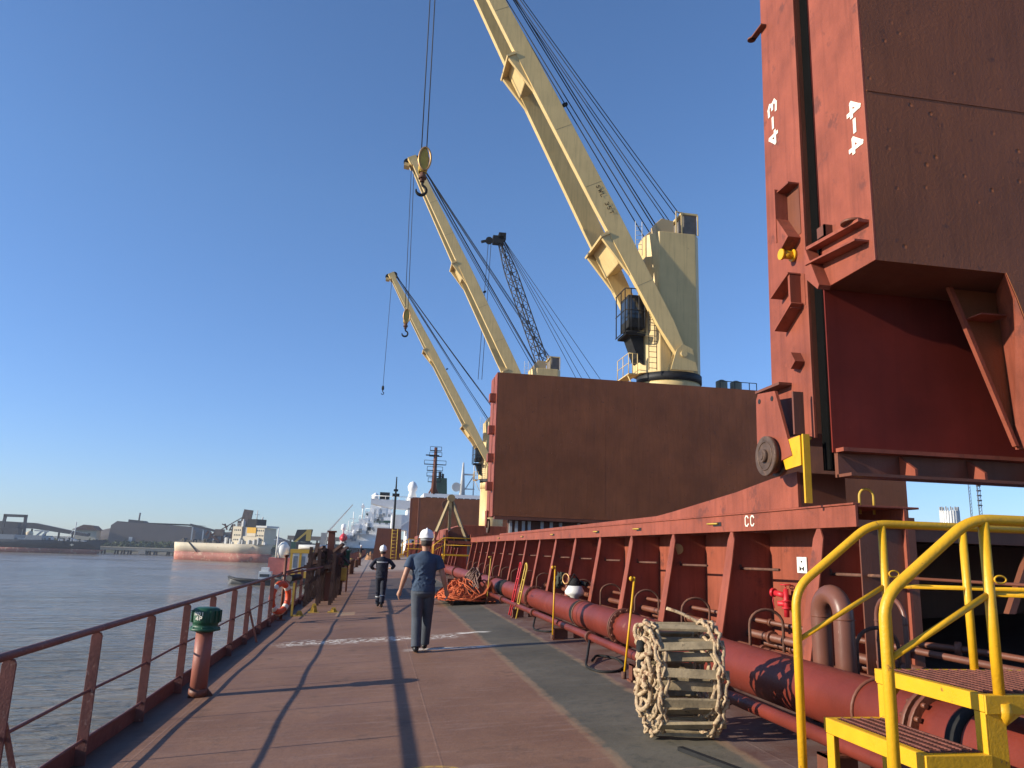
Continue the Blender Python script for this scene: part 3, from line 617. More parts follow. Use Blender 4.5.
hy.scale=(.72,.72,.72); hy.location=(5.04,9.22,1.31)
part('chain',MB().tube([(4.9,9.55,1.3),(4.89,9.56,1.2),(4.9,9.53,1.08)],.008,5),redv,hy)
sg=thing('sign','small white sign with a dark valve symbol on the coaming plate','sign',(5.12,8.91,1.62))
part('plate',MB().box((5.112,8.80,1.60),(5.122,9.02,1.79)),white,sg)
part('symbol',MB().prism([(8.96,1.62),(8.96,1.68),(8.91,1.65)],'x',5.108,5.112).prism([(8.86,1.62),(8.86,1.68),(8.91,1.65)],'x',5.108,5.112).box((5.108,8.895,1.725),(5.112,8.925,1.745)),blackm,sg)
# lantern between brackets
ln=thing('lamp','round white floodlight drum with black top behind the large pipe','lamp',(4.2,16.5,dz(4.1)))
part('drum',MB().rings([(4.2,16.5,.5,.05,.05),(4.2,16.5,.84,.10,.10),(4.2,16.5,.88,.20,.20),(4.2,16.5,.94,.21,.21),(4.2,16.5,1.06,.14,.14)],24),white,ln)
part('top',MB().rings([(4.2,16.5,1.06,.13,.13),(4.2,16.5,1.14,.11,.11),(4.2,16.5,1.22,.05,.05)],16).tube([(4.07,16.5,1.12),(4.18,16.5,1.3),(4.33,16.5,1.12)],.02,6).tube([(4.33,16.6,1.12),(4.45,16.4,1.1)],.05,8),blackm,ln)
vl=thing('valve','brass-coloured valve with handwheel beside the white drum lamp','valve',(4.3,17.4,1.1))
part('body',MB().tube([(4.3,17.4,.7),(4.3,17.4,1.15)],.04,10).disc((4.3,17.35,1.0),(0,1,0),.09,.16,14),redd,vl)
part('handwheel',MB().tube(torus((4.2,17.3,1.17),.11,0,(1,.5,0)),.018,6,closed=True),brass,vl)
gr=solo('rope_bundle',MB().tube([(4.2+.07*math.sin(i*1.7),17.9+.07*math.cos(i*2.3),.95+.35*math.sin(i*.9)*math.sin(i*.9)) for i in range(40)],.03,6),mat('dark_rope',(.05,.055,.04),.9,.3,10,.4),'dark bundle of rope hung behind the large pipe','rope',(4.2,17.9,.9))
rv=thing('hose_valve','red hose valve on the coaming in the middle distance','hydrant',(5.05,19.3,1.5)); part('body',MB().box((4.9,19.1,1.5),(5.1,19.5,1.75)).disc((4.88,19.3,1.62),(1,0,0),.1,.06),redv,rv); part('pipe',MB().tube([(5.05,19.3,.7),(5.05,19.3,1.5)],.03,8),redd,rv)
lp=thing('floodlight','small round brass floodlight under the coaming lip','lamp',(4.75,10.0,1.9))
part('housing',MB().tube([(4.72,11.9,1.88),(4.66,11.78,1.86)],.07,14,rs=[.05,.085]),brass,lp); part('bracket',MB().tube([(4.8,11.9,2.08),(4.74,11.9,1.9)],.012,6),rust,lp)
# ------------------------------------------------------------------ yellow poles
for i,(x,y,lx,zt,hook) in enumerate(((2.93,9.13,.13,1.49,.08),(2.94,12.98,.02,1.52,.05),(2.96,21.1,.07,1.58,.05))):
    z0=dz(x)
    t=thing('yellow_pole',['nearest slender leaning yellow pole with a ball end beside the rope ladder','second slender yellow pole with a ball end beside the large pipe','farthest slender yellow pole with a ball end beside the net heap'][i],'pole',(x,y,z0),'yellow poles along the pipe')
    part('rod',MB().tube([(x,y,z0),(x+lx,y,zt)],.014,10),yel if i<2 else yeld,t)
    part('knob',MB().rings([(x+lx-.045,y,zt-.05+.028*k/4*2-.0,.024*math.sin(math.pi*(k+.5)/5),.024*math.sin(math.pi*(k+.5)/5)) for k in range(5)],12).tube([(x+lx-.06,y,zt-.02),(x+lx,y,zt-.02)],.012,6),yel if i<2 else yeld,t)
    part('foot',MB().tube([(x,y,z0-.01),(x,y,z0+.08)],.03,8),rust,t)
# red hooped stands
for i,(x,y) in enumerate(((3.02,17.6),(3.02,16.9))):
    t=thing('hooped_stand',['bright red hooped hand grip stand leaning at the pipe','orange hooped hand grip stand leaning nearer at the pipe'][i],'stand',(x,y,dz(x)),'hooped stands')
    pts=[(x-.02,y-.12,dz(x)),(x+.18,y-.12,1.35)]+[(x+.19,y-.12*math.cos(a),1.38+.11*math.sin(a)) for a in [math.pi*k/8 for k in range(9)]]+[(x+.18,y+.12,1.35),(x-.02,y+.12,dz(x))]
    part('hoop',MB().tube(pts,.017,8),[redv,yeld][i],t); m_=MB()
    for k in range(3): s_=.3+.25*k; m_.tube([(x-.02+.2*s_,y-.12,dz(x)+s_),(x-.02+.2*s_,y+.12,dz(x)+s_)],.012,6)
    part('rung',m_,[redv,yeld][i],t)
# hose loops
solo('hose',MB().tube(fillet([(3.0,10.9,.56),(2.86,10.5,.40),(2.70,10.0,.335),(2.78,9.6,.335),(2.98,9.55,.35),(3.2,9.9,.36),(3.3,10.6,.37),(3.1,10.9,.37),(2.9,10.4,.36)],.2),.017,8),blackm,'dark hose looped on the deck beside the thin pipe','hose',(3,10,.36))
solo('hose',MB().tube(fillet([(3.05,15.0,.52),(2.95,14.7,.36),(2.93,14.3,.345),(3.1,14.0,.36),(3.3,14.1,.37)],.15),.017,8),blackm,'short black hose under the pipe by the second yellow pole','hose',(3,14.5,.36))
solo('deck_bar',MB().beam((2.38,6.02,dz(2.4)+.018),(2.66,5.0,dz(2.6)+.018),.05,.03),blackm,'dark flat bar lying on the deck in front of the rope ladder','bar',(2.4,6,.3))
# ------------------------------------------------------------------ rolled pilot ladder
lt=thing('pilot_ladder','rolled pilot ladder with manila ropes and wooden steps standing on deck','ladder',(2.2,6.75,dz(2.2)))
CY,CZ=6.48,.30+.485
def spi(t):   # t in turns
    r=.14+.36*min(t,2.9)/2.9; a=2*math.pi*t+.4
    return (CY+r*.70*math.cos(a)+.01*math.sin(9*t),CZ+r*1.0*math.sin(a)+.01*math.cos(7*t))
for side,x in ((0,2.29),(1,2.70)):
    for st_,off in ((0,-.02),(1,.022)):
        pts=[]; t_=0; k=0
        rnd=random.Random(side*3+st_)
        while t_<2.92:
            y,z=spi(t_); r=.14+.36*t_/2.9
            pinch=abs(math.sin(math.pi*(t_*2*math.pi*r)/.33))
            pts.append((x+.03+off*(.4+1.3*pinch)+rnd.uniform(-.012,.012)+.03*math.sin(t_*5)*(1-side),y-.17*side+rnd.uniform(-.016,.016),z+rnd.uniform(-.012,.012)+dz(x)-dz(2.2))); t_+=.045/(2*math.pi*max(r,.15))
        part('side_rope',MB().tube(pts,.016,8,rs=[.016+.004*math.sin(i*2.2) for i in range(len(pts))]),rope,lt)
t_=.25;k=0; rp=MB()
while t_<2.9:
    r=.14+.36*t_/2.9; y,z=spi(t_); a=2*math.pi*t_+.4
    tang=V((0,-math.sin(a)*.86,math.cos(a))).normalized(); nor=V((1,0,0)).cross(tang)
    tilt=random.uniform(-.02,.02)
    part('step',MB().beam(V((2.29,y,z))+tang*tilt,V((2.79,y-.17,z+.02))-tang*tilt,.03,.085,up=tang) if False else MB().beam(V((2.29,y,z))+tang*tilt,V((2.79,y-.17,z+.02))-tang*tilt,.07,.026,up=nor),wood,lt,bevel=.004)
    for x in (2.30,2.73):   # seizing knots
        pts=[V((x+random.uniform(-.02,.02),y-(.17 if x>2.5 else 0),z+dz(x)-dz(2.2)))+tang*(.045*math.cos(b))+nor*(.026*math.sin(b)) for b in [2*math.pi*j/8 for j in range(8)]]
        rp.tube(pts,.011,6,closed=True)
    t_+=.225/(2*math.pi*r)
part('seizing',rp,rope,lt)
rnd=random.Random(5)
for j in range(4):
    pts=[V((2.24+rnd.uniform(-.03,.05),CY+.2*math.cos(i*.9+j)*rnd.uniform(.5,1),CZ+.05+(.34-.1*j)*math.sin(i*.55+j*1.7))) for i in range(16)]
    part('loose_rope',MB().tube(fillet(pts,.06,3),.019,8),rope,lt)
part('loose_rope',MB().tube(fillet([(2.48,6.55,1.31),(2.58,6.5,1.28),(2.68,6.45,1.23),(2.77,6.38,1.17),(2.79,6.28,1.0)],.05),.014,8),rope,lt)
part('clamp',MB().disc((2.22,CY-.02,CZ+.22),(1,0,0),.05,.05,12).disc((2.22,CY-.02,CZ+.08),(1,0,0),.035,.05,12),blackm,lt)
# ------------------------------------------------------------------ yellow stairs
def stairs(Y0,label):
    YA,YB=Y0+.80,Y0
    s=thing('stair_platform',label,'stairs',(2.4,Y0,dz(2.4)))
    for y,r in ((YA,.0245),(YB,.027)):
        h=part('handrail',MB().tube(fillet([(2.386,y,dz(2.386)),(2.386,y,1.588),(2.89,y,1.978),(6.6,y,1.985)],.11,7),r,16),yel,s)
        m_=MB()
        for x in ((2.96,4.6,6.2) if y==YB else (2.96,3.5,4.6,6.2)): m_.tube([(x,y,1.10),(x,y,1.975)],r*.95,14)
        part('post',m_,yel,h)
        part('middle_rail',MB().tube([(2.39,y,1.307),(2.955,y,1.62)],r*.6,10),yel,h); part('middle_rail',MB().tube([(2.97,y,1.62),(6.6,y,1.62)],r*.5,10),yel,h)
        part('hook_eye',MB().tube([V((3.0,y-.03,1.69))+V((.032*math.cos(a),0,.018*math.sin(a))) for a in [2*math.pi*i/14 for i in range(14)]],.005,6,closed=True),yel,h)
        part('ferrule',MB().tube([(2.975,y-.01,1.02),(2.97,y-.01,1.06),(2.965,y-.005,1.12)],.03,10,rs=[.004,.036,.036]),yel,h)
    for (x0,x1,z,nm) in ((2.528,2.87,.897,'step'),(2.86,6.6,1.158,'platform'),(2.2,2.54,.62,'step')):
        fr=MB().box((x0,YB-.015,z-.078),(x0+.010,YA,z)).box((x0,YB-.028,z-.085),(x1,YB-.017,z)).box((x0,YA,z-.07),(x1,YA+.010,z)).box((x0+.010,YB-.015,z-.010),(x0+.05,YA,z)).box((x0+.05,YB-.015,z-.010),(x1,YB+.025,z)).box((x0+.05,YA-.04,z-.010),(x1,YA,z))
        f=part(nm,fr,yel,s,bevel=.003)
        g=MB(); yy=YB+.03
        while yy<YA-.04: g.box((x0+.052,yy,z-.026),(min(x1,5.6),yy+.005,z+.002)); yy+=.024
        xx=x0+.075
        while xx<min(x1,5.6)-.01: g.box((xx,YB+.025,z-.024),(xx+.010,YA-.04,z+.007)); xx+=.06
        part('grating',g,grating,f)
        for ly,sg_ in ((YB-.016,1),(YA-.010,-1)):
            part('leg',MB().box((x0+.001,ly,dz(x0)),(x0+.011,ly+sg_*.07,z-.08)).box((x0+.012,ly,dz(x0)),(x0+.11 if nm=='platform' else x0+.07,ly+sg_*.010,z-.087)),yel,f,bevel=.002)
        if nm=='platform':
            part('gusset',MB().prism([(x0+.012,z-.087),(x0+.20,z-.087),(x0+.012,z-.20)],'y',YB-.012,YB-.004),yel,f)
            for x in (4.6,6.2):
                for ly in (YB,YA-.01): part('leg',MB().box((x,ly,dz(x)),(x+.07,ly+.01,z-.09)),yel,f)
    return s
s0=stairs(3.44,'nearest bright yellow stair and platform with handrails over the pipes')
c_=move_copy(s0,(.45,37.3,.3),'yellow stair and platform in the middle distance just beyond the net heap')
c_=move_copy(s0,(-.2,69,.5),'small far-off yellow stair and handrails near the white helmet of the nearest walker')
# ------------------------------------------------------------------ orange net heap
nh=thing('cargo_net_heap','heap of orange cargo net and brown rope on a low pallet','net',(2.5,22,dz(2.5)))
def heap(cx,cy,z0,ax,ay,hh,seed,n=44):
    vs=[];fs=[]
    for i in range(n+1):
        for j in range(n+1):
            u=i/n*2-1; v=j/n*2-1; r=min(1,math.sqrt(u*u+v*v)); hb=hh*(1-r**2.2)
            q=V((u*3.1+seed,v*3.1,0)); 
            z=z0+max(0,hb*(.75+.5*noise.noise(q))+.10*noise.noise(q*3.3)*(1-r)+.05*noise.noise(q*8))
            vs.append((cx+u*ax+.05*noise.noise(q*2+V((9,0,0))),cy+v*ay+.05*noise.noise(q*2+V((0,9,0))),z))
    for i in range(n):
        for j in range(n):
            a=i*(n+1)+j; fs.append((a,a+1,a+n+2,a+n+1))
    return MB().add(vs,fs,True)
part('pallet',MB().box((1.95,21.2,.40),(3.2,22.9,.46)).box((2.0,21.25,.27),(2.1,21.35,.40)).box((2.95,21.25,.31),(3.05,21.35,.40)).box((2.0,22.7,.27),(2.1,22.8,.40)).box((2.95,22.7,.3),(3.05,22.8,.40)),rust,nh)
part('net',heap(2.45,22.0,.40,.80,1.0,.50,3.3),orange,nh)
rnd=random.Random(11)
def tangle(m,cx,cy,z0,ax,ay,hh,n,r,k=14):
    for _ in range(n):
        a=rnd.uniform(0,6.28); u=.9*math.cos(a);v=.9*math.sin(a); pts=[]
        for i in range(k):
            a+=rnd.uniform(-.5,.7); rr=abs(math.cos(i*.35+rnd.uniform(-.3,.3)))*.95
            u=rr*math.cos(a);v=rr*math.sin(a)
            z=z0+hh*(1-min(1,u*u+v*v))*rnd.uniform(.85,1.25)+.03
            pts.append((cx+u*ax,cy+v*ay,z))
        m.tube(fillet(pts,.2,3),r,6)
    return m
part('net_strands',tangle(MB(),2.4,21.9,.38,.86,1.05,.48,20,.014),orange,nh)
part('brown_ropes',tangle(MB(),2.75,21.9,.50,.55,.7,.62,14,.02),rrope,nh)
m_=MB()
for k in range(9):
    y=21.0+.12*k
    m_.tube([(1.75+.03*k,y,.55-.02*k),(2.1,y-.1,.45),(2.5,y-.15,.42+.02*math.sin(k)),(2.9,y,.6),(3.08,y+.1,.9),(3.18,y+.1,.6)],.02,6)
part('draped_net',m_,orange,nh)
solo('red_barrel',MB().tube([(2.9,21.0,.5),(3.3,21.3,.5)],.22,20),redd,'dark red drum lying at the near end of the net heap','drum',(3.1,21.1,.4)) if False else None
# ------------------------------------------------------------------ small yellow deck eyes
for i,(x,y) in enumerate(((-1.78,20.1),(-1.5,20.9),(-1.0,20.7))):
    z=dz(x); t=thing('lashing_eye',['leftmost of the three small yellow lashing eyes on the deck','middle of the three small yellow lashing eyes, the tallest','rightmost of the three small yellow lashing eyes on the deck'][i],'lashing eye',(x,y,z),'yellow lashing eyes')
    h_=.22 if i==1 else .12
    part('eye',MB().prism([(x-.10,z),(x+.10,z),(x+.04,z+h_),(x-.04,z+h_)],'y',y-.012,y+.012).prism([(y-.1,z),(y+.1,z),(y+.03,z+h_*.8),(y-.03,z+h_*.8)],'x',x-.012,x+.012),yeld,t)
    part('base_plate',MB().box((x-.14,y-.12,z-.01),(x+.14,y+.12,z+.012)),yeld,t)
# ------------------------------------------------------------------ rusty rack cluster on the port side
shade_rust=mat('shaded_rust',(.06,.03,.022),.85,.4,5,.5,60,(.12,.05,.03),.60,8.)  # rust darkened so the rack's backlit shade sits in its colour
rk=thing('gangway_rack','rusty brown steel rack piled with stowed gangway parts at the deck edge','rack',(-1.7,24,0))
m_=MB()
for k,y in enumerate((23.3,24.1,25.1,26.4,27.8,29.0,30.0)):
    for x,l in ((-1.95,.08),(-1.6,-.1),(-1.25,.05)):
        f=part('frame_post',MB().beam((x,y,dz(x)),(x+l*random.uniform(.3,1.3),y,1.55+random.uniform(-.1,.12)),.09,.09),shade_rust,rk)
    part('cross_beam',MB().beam((-2.05,y,1.1+.05*(k%2)),(-1.3,y,1.12),.07,.1).beam((-2.0,y,.5),(-1.3,y,1.3),.04,.05),shade_rust,rk)
part('long_beam',MB().beam((-2.0,24.2,1.4),(-2.0,30,1.4),.08,.12).beam((-1.4,24.2,1.25),(-1.3,30,1.3),.08,.12).beam((-1.6,24.2,1.6),(-1.6,30,1.5),.08,.08),shade_rust,rk)
rnd=random.Random(3)
for k in range(44):
    y=rnd.uniform(23.3,30); x=rnd.uniform(-1.9,-1.2); z=rnd.uniform(1.0,1.62)
    m_.beam((x,y,z),(x+rnd.uniform(-.25,.25),y+rnd.uniform(-.8,.8),z+rnd.uniform(-.25,.25)),rnd.uniform(.05,.16),rnd.uniform(.05,.14))
part('stowed_steel',m_,shade_rust,rk)
m_=MB()
for k in range(7):
    m_.tube([(-1.95+.09*k,24.2,.95+.06*(k%3)),(-1.9+.08*k,30.2,1.0+.05*(k%2))],.045,8)
part('pipe_bundle',m_,shade_rust,rk)
tp=thing('square_post','tall square dark red post rising above the rusty rack','post',(-1.45,25.2,dz(-1.4)))
part('shaft',MB().box((-1.55,25.1,dz(-1.4)),(-1.35,25.3,2.12)),redd,tp,bevel=.01); part('cap',MB().box((-1.59,25.06,2.121),(-1.31,25.34,2.17)),redd,tp)
part('bracket',MB().box((-1.34,25.16,1.3),(-1.1,25.24,1.36)).beam((-1.34,25.2,.9),(-1.12,25.2,1.3),.05,.05),redd,tp)
gb=thing('green_locker','dark green locker box on legs behind the rusty rack','locker',(-.95,30,.08))
part('box',MB().box((-1.5,29.6,1.0),(-1.0,30.2,1.52)),green,gb,bevel=.02); part('lid',MB().box((-1.53,29.56,1.521),(-.97,30.24,1.56)),green,gb)
m_=MB(); [m_.box((x,y,.05),(x+.05,y+.05,1.0)) for x in (-1.47,-1.08) for y in (29.65,30.1)]; part('legs',m_,redd,gb)
yb=thing('yellow_box','small dull yellow box on a post below the green locker','box',(-1.2,28,.05))
part('box',MB().box((-1.35,27.8,.55),(-1.0,28.1,.98)),yeld,yb,bevel=.02); part('post',MB().box((-1.22,27.9,.05),(-1.14,28.0,.55)),rust,yb)
t=thing('roller_fairlead','black roller fairlead at the deck edge beside the tall post','fairlead',(-2.0,20,0)); part('roller',MB().tube([(-2.05,19.75,.92),(-1.85,20.1,.94)],.075,14),black,t); part('pedestal',MB().box((-1.98,20.0,.0),(-1.93,20.08,.8)),yeld,t)
# clutter further ahead along the edge
rnd=random.Random(21)
for i in range(8):
    y=33+i*5.2; x=-1.9+rnd.uniform(0,.5); hh=rnd.uniform(.8,1.7)
    t=thing('mooring_bollard',['first','second','third','fourth','fifth','sixth','seventh','eighth'][i]+' rusty twin bollard beyond the green locker along the deck edge','bollard',(x,y,dz(x)),'bollards beyond the rack')
    for d_ in (-.3,.3):
        b_=part('post',MB().rings([(x,y+d_,dz(x),.14,.14),(x,y+d_,dz(x)+hh*.6,.14,.14),(x,y+d_,dz(x)+hh*.62,.18,.18),(x,y+d_,dz(x)+hh*.68,.18,.18),(x,y+d_,dz(x)+hh*.69,.05,.05)],14),[rust,redd,yeld][i%3],t)
    part('base_plate',MB().box((x-.2,y-.55,dz(x)-.02),(x+.2,y+.55,dz(x)+.03)),rust,t)
# ------------------------------------------------------------------ cranes
def crane(YC,tip,label,hook=True,group='cream deck cranes'):
    XC=13.87; t=thing('deck_crane',label,'crane',(XC,YC,dz(XC)),group)
    part('pedestal',MB().rings([(XC,YC,.9,1.5,1.5),(XC,YC,9.4,1.5,1.5)],40),cream,t)
    part('slew_ring',MB().rings([(XC,YC,10.1,1.5,1.5),(XC,YC,10.12,1.62,1.62),(XC,YC,10.5,1.62,1.62),(XC,YC,10.52,1.4,1.4)],40),black,t)
    part('skirt',MB().rings([(XC,YC,9.3,1.56,1.56),(XC,YC,10.0,1.56,1.56),(XC,YC,10.11,1.52,1.52)],40),cream,t)
    bot=[(-1.75,-.55),(-.92,-1.30),(1.0,-1.30),(1.3,-.9),(1.3,1.0),(1.0,1.3),(-.92,1.3),(-1.75,.55)]
    top=[(-1.4,-.55),(-.92,-1.30),(1.0,-1.30),(1.3,-.9),(1.3,1.0),(1.0,1.3),(-.92,1.3),(-1.4,.55)]
    n=8; vs=[]
    for pl,z in ((bot,10.5),(bot,12.6),(top,15.2),(top,17.8)): vs+=[(XC+x,YC+y,z) for x,y in pl]
    fs=[tuple(range(n))[::-1],tuple(range(3*n,4*n))]
    for i in range(3):
        for j in range(n): fs.append((i*n+j,i*n+(j+1)%n,(i+1)*n+(j+1)%n,(i+1)*n+j))
    part('tower',MB().add(vs,fs),cream,t,bevel=.03)
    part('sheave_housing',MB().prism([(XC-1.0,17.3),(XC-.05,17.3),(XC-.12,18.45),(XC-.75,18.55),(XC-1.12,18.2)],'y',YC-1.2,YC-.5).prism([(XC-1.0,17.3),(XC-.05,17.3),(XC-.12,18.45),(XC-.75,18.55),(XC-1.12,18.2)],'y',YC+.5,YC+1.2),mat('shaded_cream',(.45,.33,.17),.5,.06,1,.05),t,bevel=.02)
    wb=part('winch_house',MB().box((XC+.45,YC-1.1,17.8),(XC+1.15,YC+1.1,18.9)),mat('louvre_brown',(.16,.14,.12),.8,.2,4,.2),t); 
    part('frame',MB().box((XC+.3,YC-1.16,18.9),(XC+1.2,YC+1.16,19.0)).box((XC+.30,YC-1.2,17.8),(XC+.37,YC-1.12,19.0)).box((XC+1.16,YC-1.2,17.8),(XC+1.22,YC-1.14,18.9)).box((XC-.02,YC-1.26,17.8),(XC+.03,YC-1.21,19.0)).tube([(XC,YC-1.2,18.98),(XC+.3,YC-1.17,18.98)],.03,6),cream,wb)
    m_=MB()
    for s_ in (0,.35): m_.tube([(XC-1.95+s_,YC-.62,16.6+.2*s_),(XC-1.95+s_,YC-.62,18.5)],.02,6)
    for k in range(6): m_.tube([(XC-1.95,YC-.62,17+.25*k),(XC-1.6,YC-.62,17+.25*k)],.014,6)
    part('top_ladder',m_,lgrey,t)
    # side ladder below cab and small platform
    m_=MB()
    for s_ in (0,.4): m_.tube([(XC-1.55+s_,YC-1.42,10.5),(XC-1.55+s_,YC-1.42,14.0)],.022,6)
    for k in range(13): m_.tube([(XC-1.55,YC-1.42,10.6+.27*k),(XC-1.15,YC-1.42,10.6+.27*k)],.015,6)
    part('ladder',m_,blackm,t)
    m_=MB().box((XC-2.4,YC-.9,10.35),(XC-1.9,YC+.9,10.4))
    for y in (-.9,0,.9): m_.tube([(XC-2.4,YC+y,10.4),(XC-2.4,YC+y,11.4)],.022,6)
    for x in (-2.2,-1.95): m_.tube([(XC+x,YC-.9,10.4),(XC+x,YC-.9,11.4)],.022,6)
    for z in (10.9,11.4): m_.tube([(XC-1.95,YC-.9,z),(XC-2.4,YC-.9,z),(XC-2.4,YC+.9,z)],.02,6)
    m_.tube([(XC-2.35,YC-.6,10.35),(XC-1.7,YC-.6,9.0)],.03,6)
    part('platform',m_,cream,t)
    # cab
    cb=part('cab',MB().box((XC-2.45,YC-1.0,12.7),(XC-1.6,YC+.3,14.4)),blackm,t,bevel=.05)
    part('window',MB().box((XC-2.4,YC-1.012,13.2),(XC-1.75,YC-1.004,14.2)).box((XC-2.465,YC-.9,13.1),(XC-2.455,YC+.2,14.2)),glass,cb)
    m_=MB()
    for x,y in ((-2.7,-1.25),(-2.4,-1.3),(-2.0,-1.3),(-1.7,-1.3),(-2.7,-.6),(-2.7,.2)): m_.tube([(XC+x,YC+y,12.4),(XC+x,YC+y,14.6)],.03,6)
    for z in (12.4,13.5,14.6): m_.tube([(XC-1.65,YC-1.3,z),(XC-2.4,YC-1.32,z),(XC-2.7,YC-1.25,z),(XC-2.7,YC+.3,z)],.028,6)
    part('cage',m_,black,cb); part('cab_base',MB().box((XC-2.6,YC-1.1,12.3),(XC-1.6,YC+.3,12.42)).prism([(XC-2.3,12.3),(XC-1.6,12.3),(XC-1.6,10.9),(XC-1.9,11.2)],'y',YC-.8,YC+.2),blackm,cb)
    # boom: two box beams closing towards the head
    T=V(tip); P0=V((XC+.05,YC,11.3)); d=(T-P0); L_=d.length; d.normalize(); side=V((0,1,0)); nrm=side.cross(d).normalized()
    def bp(s,q,o=0): # along s (0..1), sideways q, offset along normal
        return P0+d*(L_*s)+side*q+nrm*o
    def hw(s): return 1.58-1.1*s
    for sg_ in (-1,1):
        vs=[];fs=[]; st_=[0,.06,.3,.6,.9,1.0]; dep=[.5,.85,1.02,.98,.72,.5]
        for s_,dp in zip(st_,dep):
            q=sg_*hw(s_); tw=.17
            for a,b in ((-tw,-dp/2),(tw,-dp/2),(tw,dp/2),(-tw,dp/2)): vs.append(bp(s_,q+a,b))
        for i in range(len(st_)-1):
            for j in range(4): fs.append((i*4+j,i*4+(j+1)%4,i*4+4+(j+1)%4,i*4+4+j))
        k=len(vs); fs+=[(3,2,1,0),(k-4,k-3,k-2,k-1)]
        part('boom_beam',MB().add(vs,fs),cream,t,bevel=.015)
        part('boom_foot',MB().prism([(XC-.6,10.5),(XC+.75,10.5),(XC+.5,11.6),(XC-.0,11.8),(XC-.3,11.5)],'y',YC+sg_*1.32,YC+sg_*1.38),cream,t)
        part('boom_foot',MB().prism([(XC-.6,10.5),(XC+.75,10.5),(XC+.5,11.6),(XC-.0,11.8),(XC-.3,11.5)],'y',YC+sg_*1.80,YC+sg_*1.86).disc((XC+.05,YC+sg_*1.6,11.3),(0,1,0),.16,.7,16),cream,t)
    for s_ in (.22,.60):
        w_=hw(s_)-.2; m_=MB().beam(bp(s_,-w_,-.55),bp(s_,w_,-.55),1.5,.12,up=nrm).beam(bp(s_+.026,-w_-.4,-.72),bp(s_+.026,w_+.4,-.72),.10,.5,up=nrm).beam(bp(s_-.026,-w_,-.2),bp(s_-.026,w_,-.2),.08,.8,up=nrm)
        for sg_ in (-1,1):
            q=sg_*(hw(s_)+.02); a=[bp(s_-.055,q-.1,-.48),bp(s_+.028,q-.1,-.95),bp(s_+.032,q-.1,-.48)]; b=[bp(s_-.055,q+.1,-.48),bp(s_+.028,q+.1,-.95),bp(s_+.032,q+.1,-.48)]
            m_.add(a+b,[(0,1,2),(5,4,3),(0,3,4,1),(1,4,5,2),(2,5,3,0)])
        part('cross_tie',m_,cream,t)
    sm_=MB()
    for s_ in (.14,.34,.46,.72,.84):
        dp=.98-.25*max(0,s_-.6)*2; q=-hw(s_)-.172; sm_.beam(bp(s_,q,-dp*.46),bp(s_,q,dp*.46),.012,.004,up=(0,1,0))
    part('weld_seam',sm_,mat('dark_seam',(.22,.16,.08),.8),t)
    if hook and YC<40:
        q=bp(.335,-hw(.335)-.19,.05); fu=(bp(.2,-hw(.2))-bp(.335,-hw(.335))).normalized(); part('lettering',text_mb('SWL 35T',q,fu,nrm,(0,-1,0),.16,.2,.09,.028),blackm,t); q=bp(.405,-hw(.405)-.178,-.22); part('lettering',text_mb('MM52M L2P1',q,-d,nrm,(0,-1,0),.12,.14,.08,.022),blackm,t) if False else None
    part('boom_head',MB().beam(bp(.985,0,0),bp(1.012,0,0),1.3,.8,up=nrm).beam(bp(.99,0,-.5),bp(1.0,0,-.9),.8,.3,up=nrm),cream,t)
    m_=MB(); 
    for q in (-.35,0,.35): m_.disc(bp(1.0,q,.35),(0,1,0),.38,.12,20)
    m_.disc(bp(1.005,0,-.45),(0,1,0),.4,.2,20)
    part('head_sheave',m_,blackm,t)
    part('walkway_lamp',MB().beam(bp(.5,-hw(.5),.72),bp(.505,-hw(.5),.72),.2,.25,up=nrm),blackm,t) if hook else None
    # luffing and hoist wires
    k=0
    for (ex,ey,ez) in ((-1.05,-1.1,18.2),(-1.0,-.6,18.35),(-.75,.6,18.5),(-.85,1.1,18.4),(.25,-1.0,19.0),(.3,-.5,19.1),(.5,.6,19.1),(.6,1.0,19.05)):
        q=(-.42,-.3,.3,.42,-.12,.0,.12,.2)[k]; a=bp(1.0,q,.55); b=V((XC+ex,YC+ey,ez)); mid=(a+b)/2-V((0,0,.12+.03*(k%3)))
        pts=[a.lerp(b,u)+V((0,0,-.5*u*(1-u)*(.6+.2*(k%3)))) for u in [i/10 for i in range(11)]]
        part('wire',MB().tube(pts,.032 if k<4 else .025,6),wire,t); k+=1
    return t,T
cr2,T2=crane(36.0,(.85,36.1,36.7),'largest cream deck crane rising behind the wide brown cover')
cr3,T3=crane(67.0,(.81,67.1,37.1),'middle cream deck crane with its tower hidden behind the brown cover')
cr4,T4=crane(98.0,(-.58,98.1,36.7),'farthest cream deck crane, the smallest of the three')
